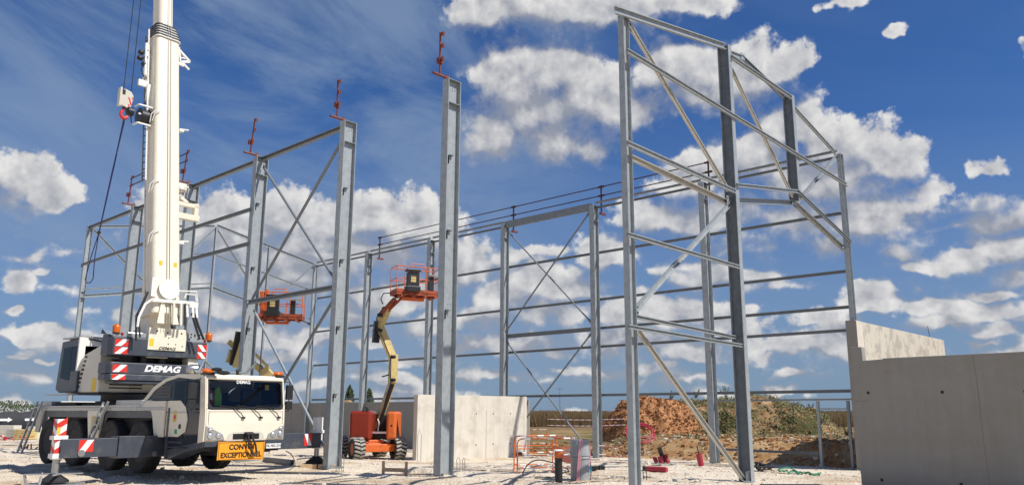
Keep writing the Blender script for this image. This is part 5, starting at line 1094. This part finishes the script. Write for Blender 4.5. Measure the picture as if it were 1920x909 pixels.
for k,(A_,B_) in enumerate((((733,712,33.3),(741,712,33.3)),((734,669,33.2),(741,669,33.2)),((708,618,33.2),(716,620,33.2)),((709,590,33.1),(717,592,33.1)))): m=M(); m.tube([inv@at(*A_),inv@(at(*B_)+Vector((0,-.1,0)))],.07,'black',10); m.obj('pivot_pin',l1)
m=M(); m.tube([inv@at(*p) for p in((712,795,33.6),(724,745,33.3),(733,716,33.2),(731,690,33.1),(732,670,33.1),(720,640,33.1),(708,614,33.1),(706,596,33.0),(716,580,33.0))],.022,'black',6); m.obj('hydraulic_line',l1)
elsB=[('lower_boom','boomcream',[(520,745,36),(486,686,36)],.2,.24),('boom_elbow','boomcream',[(508,708,35.8),(494,692,35.8)],.3,.4),('middle_boom','boomcream',[(496,700,35.9),(430,640,36)],.22,.24),('middle_boom_cover','boomcream',[(505,690,35.6),(455,640,35.7)],.06,.12),
 ('upper_elbow','boomcream',[(430,680,36),(437,655,36)],.32,.36),('upper_boom','dark',[(437,684,35.8),(449,622,35.6)],.30,.30),('upper_boom_section','boomcream',[(441,688,35.5),(468,600,35.3)],.24,.26),('jib','orange_dull',[(468,605,35.4),(500,588,35.2)],.2,.24),('whip_aerial','black',[(486,700,35.5),(489,657,35.5)],.02,.02)]
l2=lift('distant orange boom lift mostly hidden behind the truck cab and column',(-14.2,37.3),R(-60),elsB,36,(526,597,35.2),R(8))
m=M(); inv=(Matrix.Translation(l2.location)@Matrix.Rotation(R(-60),4,'Z')).inverted()
for k,(a,b,w_) in enumerate((((494,600,35.2),(492,548,35.2),.2),((500,585,35.2),(500,543,35.2),.12),((488,570,35.3),(505,560,35.3),.2))): m.bar(inv@at(*a),inv@at(*b),w_,.16,'orange')
m.obj('platform_support',l2,bevel=.02)
# ---------------------------------------------------------------- small things on the ground
def gz(x,y): return hgt(x,y)
def barrier(lab,px0,px1,Y0,Y1,zt=1.1,plate=None,grp='orange barrier frames'):
    a=at(px0,860,Y0);b=at(px1,860,Y1); a.z=gz(a.x,a.y)-.02;b.z=a.z; d=b-a; Lh=d.length; r=thing('barrier',lab,'barrier',a,math.atan2(d.y,d.x),grp)
    m=M(); c=.13
    m.tube([(0,0,0),(0,0,zt-c),(.04,0,zt-.04),(c,0,zt),(Lh-c,0,zt),(Lh-.04,0,zt-.04),(Lh,0,zt-c),(Lh,0,0)],.021,'orange',8); m.obj('frame',r)
    for z in (zt*.72,zt*.52,zt*.18):
        m=M(); m.tube([(0,0,z),(Lh,0,z)],.015,'orange',6); m.obj('rail',r)
    m=M()
    for x in(.2,Lh*.55,Lh-.25):
        for z in (zt,zt*.52,zt*.18): m.tube([(x,0,z),(x+.22,0,z)],.024 if z==zt else .018,'whitep',8)
    m.obj('reflective_sleeve',r)
    m=M(); 
    for x in(.0,Lh): m.bb(x-.02,x+.02,-.25,.25,.01,.03,'orange')
    m.obj('foot',r)
    if plate: m=M(); x0,x1,z0,z1,mt=plate; m.bb(x0,x1,-.03,-.022,z0,z1,mt); m.obj('plate',r)
    return r
barrier('orange and white barrier frame nearest the pipes, its rails bent slightly lower',970,1071,24.6,25.3,1.02)
barrier('taller orange barrier frame standing just behind the nearest one',964,1043,26.3,27.0,1.10,plate=(.05,.28,.46,.60,'ink'))
barrier('orange barrier frame with red plate turned beside the grey pipe',1036,1078,27.5,25.0,1.14,plate=(.9,2.4,.36,.62,'redp'))
barrier('far rusty barrier frame on the dirt right of the white panel',993,1026,50,50,1.0)
m=M(); a=at(1026,781,52);
for z,l in((.0,'upper'),(-.38,'lower')): 
    n_=26; m=M()
    for k in range(n_): 
        p=Vector((a.x+5.2*k/n_,52+2*k/n_,1.42+z-.06*math.sin(k/n_*3.1))); q_=Vector((a.x+5.2*(k+1)/n_,52+2*(k+1)/n_,1.42+z-.06*math.sin((k+1)/n_*3.1))); m.bar(p,q_,.01,.03,'whitep' if k%2 else 'pink')
    tag(m.obj('barrier_tape',loc=a),l+' string of red and white tape across the distant dirt','barrier tape')
m=M(); a=at(1120,835,36.5); b=at(1168,838,37)
for dz,l in((0,'upper'),(-.38,'lower')): m=M(); m.tube([a+Vector((0,0,dz)),(a+b)/2+Vector((0,0,dz-.03)),b+Vector((0,0,dz))],.014,'orange_dull',5); m.tube([a+Vector((.05,0,dz)),a+Vector((.35,0,dz))],.018,'whitep',5); m.tube([b+Vector((-.3,0,dz)),b+Vector((-.05,0,dz))],.018,'whitep',5); tag(m.obj('barrier_tape',loc=a),l+' pale tape sagging right of the braced back row column','barrier tape')
# pipes
P=at(1088,905,21.6); g0=gz(P.x,P.y)
r=thing('drain_pipe','thick upright grey plastic pipe with a collar and pink ribbon','pipe',(P.x,P.y,g0-.1))
m=M(); m.lathe([(.245,0),(.245,.62),(.265,.64),(.265,.67),(.25,.69),(.272,.71),(.272,.78),(.255,.83),(.255,1.0),(.262,1.005),(.262,1.02),(.255,1.03),(.255,1.12),(.235,1.12),(.235,.7)],(0,0,0),(0,0,1),'pvc',40,cap=False); m.lathe([(.235,.9),(.001,.9)],(0,0,0),(0,0,1),'dark',24,cap=False); m.obj('pipe_shell',r)
m=M(); m.bar((-.0,-.26,1.13),(-.10,-.29,.05),.006,.045,'pink',(1,0,0)); m.bar((.05,-.25,1.13),(-.06,-.29,.05),.006,.03,'pink',(1,0,0)); m.bar((.24,-.1,1.1),(.275,-.12,.35),.006,.035,'pink',(1,0,0)); m.obj('ribbon',r)
m=M(); m.bar((.275,-.12,.45),(.275,-.12,.28),.01,.05,'bluep',(1,0,0)); m.bar((.275,-.12,.28),(.26,-.12,.05),.008,.02,'black',(1,0,0)); m.obj('blue_tape',r)
P=at(1047.5,905,21.2); g0=gz(P.x,P.y)
r=thing('duct_pipe','slim black upright pipe with orange band and white cap','pipe',(P.x,P.y,g0-.1))
m=M(); m.lathe([(.098,0),(.098,.70)],(0,0,0),(0,0,1),'black',24); m.obj('pipe_shell',r)
m=M(); m.lathe([(.104,.70),(.104,.87)],(0,0,0),(0,0,1),'orange',24); m.obj('orange_band',r)
m=M(); m.lathe([(.115,.872),(.125,.885),(.10,.91),(.02,.915)],(0,0,0),(0,0,1),'whitep',20); m.tube([(.1,-.02,.80),(.32,.0,.97)],.02,'pink',6); m.obj('cap',r)
def hose(name,lab,pts,r_,mt,cat='hose',grp=None,n=6):
    from mathutils import geometry
    P=[Vector(p) for p in pts]; out=[]
    for i in range(len(P)-1):
        p0,p1,p2,p3=P[max(i-1,0)],P[i],P[i+1],P[min(i+2,len(P)-1)]
        for k in range(6):
            t=k/6; out.append(.5*((2*p1)+(-p0+p2)*t+(2*p0-5*p1+4*p2-p3)*t*t+(-p0+3*p1-3*p2+p3)*t**3))
    out.append(P[-1]); m=M(); m.tube(out,r_,mt,n); return tag(m.obj(name,loc=P[0]),lab,cat,grp)
G=lambda px,py,dz=0:(lambda Y:Vector((at(px,py,Y).x,Y,gz(at(px,py,Y).x,Y)+dz)))(1.9*1493/max(10,(py-768)))
Z=lambda px,py,Y:at(px,py,Y)
hose('cable','thick black cable arching from the ground to the orange banded pipe',[Z(979,892,23.8),Z(984,878,23.9),Z(995,866,24),Z(1010,861.5,24),Z(1030,865,23.8),Z(1047,870,23.2)],.018,'black','cable')
hose('cable','black cable curling low between the two upright pipes',[Z(1050,888,22.8),Z(1062,884,23),Z(1066,884,23.2),Z(1064,878,23.4),Z(1058,876,23.4)],.02,'black','cable')
hose('cable','dark cable lying along the gravel left of the orange banded pipe',[G(1003,896,.02),G(1020,897,.03),G(1045,895,.02)],.015,'black','cable')
hose('cable','thin black cable hanging under the far side of the truck',[Z(536,845,25.5),Z(545,850,25.5),Z(552,862,26),G(553,872,.02)],.015,'black','cable')
# coil of red hose on the bank
c=at(1202,815,38.2); P=[]
q=random.Random(3)
for k in range(64):
    a=k*.42; rr_=.62+.12*math.sin(k*.37)+q.uniform(-.03,.03); P.append(c+Vector((math.cos(a)*rr_,math.sin(a)*rr_*.7,.12+.33*math.sin(a)+.12*math.sin(k*.2))))
hose('hose_coil','red ribbed hose coiled on the clay bank right of the corner column',P,.035,'hose_r','hose')
# red sleeves
def sleeve(lab,a,b,r_,cap0=True,rod_=False):
    r=thing('formwork_sleeve',lab,'sleeve',a,0,'red formwork sleeves'); d=b-a; m=M(); m.tube([(0,0,0),d*.12,d*.12,d*.94,d*.94,d],[r_*.9,r_*.9,r_,r_,r_*.9,r_*.9],'hose_r' if True else '',12); m.obj('tube',r)
    if cap0: m=M(); m.tube([-d*.14,d*.02],r_*.8,'black',10); m.obj('end_cap',r)
    if rod_: m=M(); m.tube([d*.9,d*1.65],.02,'black',6); m.obj('rod',r)
    return r
sleeve('red sleeve lying flat with black end beside the corner column',G(1212,873,.10),G(1250,875,.10),.09)
sleeve('lone red sleeve standing upright with thin rod left of the stout back column',Z(1315,873,30),Z(1310,850,30),.11,False,True)
sleeve('short red sleeve tilted left in the small heap',Z(1231,866,31),Z(1227,857,31.1),.08,False)
sleeve('short red sleeve tilted right in the small heap',Z(1253,866,31),Z(1246,854,31.2),.09,False)
m=M(); a=Z(1245,866,31.2); b=Z(1236,838,31.1); m.tube([a,b],.085,'black',12); m.tube([Z(1240,867,31),Z(1238,855,31)],.1,'hose_r',10); tag(m.obj('black_tube',loc=a),'black tube leaning up out of the small heap of red sleeves','tube')
hose('cable','thin dark cord trailing left from the flat red sleeve',[G(1192,872,.03),G(1200,871.5,.02),G(1209,873,.06)],.015,'black','cable')
# cable heaps
q=random.Random(12)
for lab,px0,px1,py,mt,n_,h_ in (('tangled heap of black cable on the gravel before the clay bank',1415,1452,869,'black',34,.28),('green garden hose stretched out to the doorway post',1458,1540,873,'hose_g',20,.10)):
    P=[]
    for k in range(n_):
        f=k/n_; px=px0+(px1-px0)*(f if mt=='hose_g' else q.random()); P.append(G(px,py+q.uniform(-2.5,2.5)+(3*f if mt=='hose_g' else 0),.03+q.random()*h_*(1 if mt=='black' else (1-f)*.9)))
    hose('hose' if mt=='hose_g' else 'cable',lab,P,.024,mt,'hose' if mt=='hose_g' else 'cable')
hose('hose','second strand of green hose looping back beside the first',[G(1460,872,.12),G(1480,868,.1),G(1500,871,.04),G(1525,876,.03),G(1538,872,.03)],.022,'hose_g','hose')
# rebar loops by the columns
def loop(lab,px,py,Y,h,w_,mt='dark'):
    p=at(px,py,Y); z=gz(p.x,Y); m=M(); m.tube([(0,0,0),(-.02,0,h*.8),(w_*.3,0,h),(w_,0,h*.8),(w_,0,0)],.011,mt,5); o=m.obj('rebar_loop'); o.location=(p.x,Y,z-.02); return tag(o,lab,'rebar loop','rebar loops sticking out of the ground')
loop('thin dark rebar loop left of the middle column foot',818,890,24.2,.62,.07); loop('pale hooked rebar loop against the middle column foot',857,890,24.4,.42,.08,'steel'); loop('pale hooked bar at the right edge of the middle column foot',868,890,24.4,.42,.05,'steel')
loop('tall thin hooked bar against the sunlit white panel',783,862,32.2,1.25,.12,'galv_dull'); loop('pale hooked rebar loops at the foot of the column right of the cab',631,870,26.1,.55,.10,'steel'); loop('rebar loop standing right of the near corner column',1207,905,22.6,.42,.08)
loop('second pale hooked bar at the foot of the column right of the cab',641,870,26.1,.55,.06,'steel')
# small timber trestle
a=at(718,895,24.3); b=at(761,897,24.0); r=thing('timber_trestle','low timber profile board on two stakes in front of the boom lift','trestle',(a.x,a.y,gz(a.x,a.y)),math.atan2(b.y-a.y,b.x-a.x)); Lh=(b-a).length
for x in(0,Lh): m=M(); m.box((x,0,.16),(.07,.06,.42),'wood'); m.obj('stake',r,bevel=.004)
m=M(); m.box((Lh/2+.02,-.04,.13),(Lh+.06,.025,.11),'wood'); m.obj('board',r,bevel=.003)
m=M(); a=G(710,876,.06);b=G(832,890,.05); m.bar(a,b,.06,.04,'wood'); tag(m.obj('timber_batten',loc=a),'long thin timber batten lying beyond the trestle toward the middle column','timber batten')
m=M(); a=G(1437,905,.02); m.box(a+Vector((.7,0,.02)),(1.5,.8,.10),'dark'); tag(m.obj('cover_plate',loc=a),'dark flat cover plate at the bottom edge near the grey wall','plate')
m=M(); a=G(1112,872,.05)
for k in range(4): m.box(a+Vector((.1*k,.05*k,.03)),(.22,.2,.12),'dark',Matrix.Rotation(k*.5,3,'Z'))
tag(m.obj('footing_bracket',loc=a),'small dark metal scraps at the foot of the braced back row column','scrap')
# steel beam pieces lying behind the truck
m=M(); a=G(495,862,.08); b=G(548,870,.08); m.extr(hprof(.16,.12,.012,.01),a,b,(0,0,1),'galv_dull'); tag(m.obj('steel_profile',loc=a),'loose steel profile lying on the gravel under the far outrigger beam','steel profile','loose steel profiles')
m=M(); a=G(440,863,.08); b=G(492,860,.08); m.extr(CH(.2,.1),a,b,(0,0,1),'galv_dull'); tag(m.obj('steel_profile',loc=a),'loose steel channel lying behind the yellow sign','steel profile','loose steel profiles')
# banner fence and clutter at the far left
a=at(-30,800,56);b=at(88,800,60); d=b-a
r=thing('banner_fence','black mesh banner fence with white arrows behind the truck tail','fence',(a.x,a.y,-.1),math.atan2(d.y,d.x)); Lh=(Vector((b.x,b.y,0))-Vector((a.x,a.y,0))).length
m=M(); n_=40; vs=[]
for i in range(n_+1):
    x=Lh*i/n_; w_=.05*math.sin(i*.9); vs+= [(x,w_,.62+.12*noise.noise(Vector((i*.3,0,0)))-(.25 if i>26 else 0)),(x,w_*.4,1.98+.03*math.sin(i*.5))]
m.add(vs,[(2*i,2*i+2,2*i+3,2*i+1) for i in range(n_)],'tarp',True); o=m.obj('banner',r); sm=o.modifiers.new('thick','SOLIDIFY'); sm.thickness=.02
for x0 in (Lh-3.55,Lh-1.75):
    m=M(); y=-.09; z=1.42; m.poly([(x0,y,z-.08),(x0+.6,y,z-.08),(x0+.6,y,z-.17),(x0+.92,y,z),(x0+.6,y,z+.17),(x0+.6,y,z+.08),(x0,y,z+.08)],(0,1,0),.01,'whitep'); m.obj('arrow_print',r)
for k in range(5): m=M(); m.tube([(Lh*k/4,.06,0),(Lh*k/4,.06,2.0)],.03,'galv_dull',6); m.obj('post',r)
def stack(lab,px,py,Y,w_,h_,mt,n_=5,name='timber_stack',cat='timber stack'):
    p=at(px,py,Y); m=M()
    for k in range(n_): m.box((0,0,h_*(k+.5)/n_),(w_,.9,h_/n_-.012),mt,Matrix.Rotation(R(.6*(k%3-1)),3,'Z'))
    o=m.obj(name,bevel=.006); o.location=(p.x,Y,gz(p.x,Y)); return tag(o,lab,cat)
stack('pale timber stack under the black banner',48,815,53,1.0,.62,'boomcream'); stack('darker grey timber stack left of the pale one',27,815,54,.55,.60,'galv_warm',4); stack('low white pallet load at the left edge of the picture',4,812,56,2.0,.85,'conc_w',3,'pallet_load','pallet load'); stack('small white block load beside the truck tail',63,812,55,.5,.8,'conc_w',2,'pallet_load','pallet load')
q=random.Random(2); m=M(); p=at(8,820,52)
for k in range(14): c=Vector((p.x+q.uniform(-1.2,1.4),52+q.uniform(-.4,.4),.06+q.random()*.25)); m.bar(c,c+Vector((q.uniform(-.6,.6),q.uniform(-.3,.3),q.uniform(-.1,.15))),.07,.05,'hose_r' if k%3 else 'redp')
tag(m.obj('scrap_heap',loc=(p.x,52,0)),'heap of red scrap bars at the far left edge','scrap heap')
m=M(); p=at(33,835,40)
for k in range(5): c=Vector((p.x+q.uniform(-.4,.4),41+q.uniform(-.2,.2),.05)); m.bar(c,c+Vector((q.uniform(-.15,.15),.1,q.uniform(.1,.28))),.06,.05,'orange_dull')
tag(m.obj('scrap_heap',loc=(p.x,41,0)),'few small rusty orange offcuts on the pale ground left of the ladder','scrap heap')
for o in COL.objects:
    if o.get('label') is None and 'label' in o.keys(): del o['label']
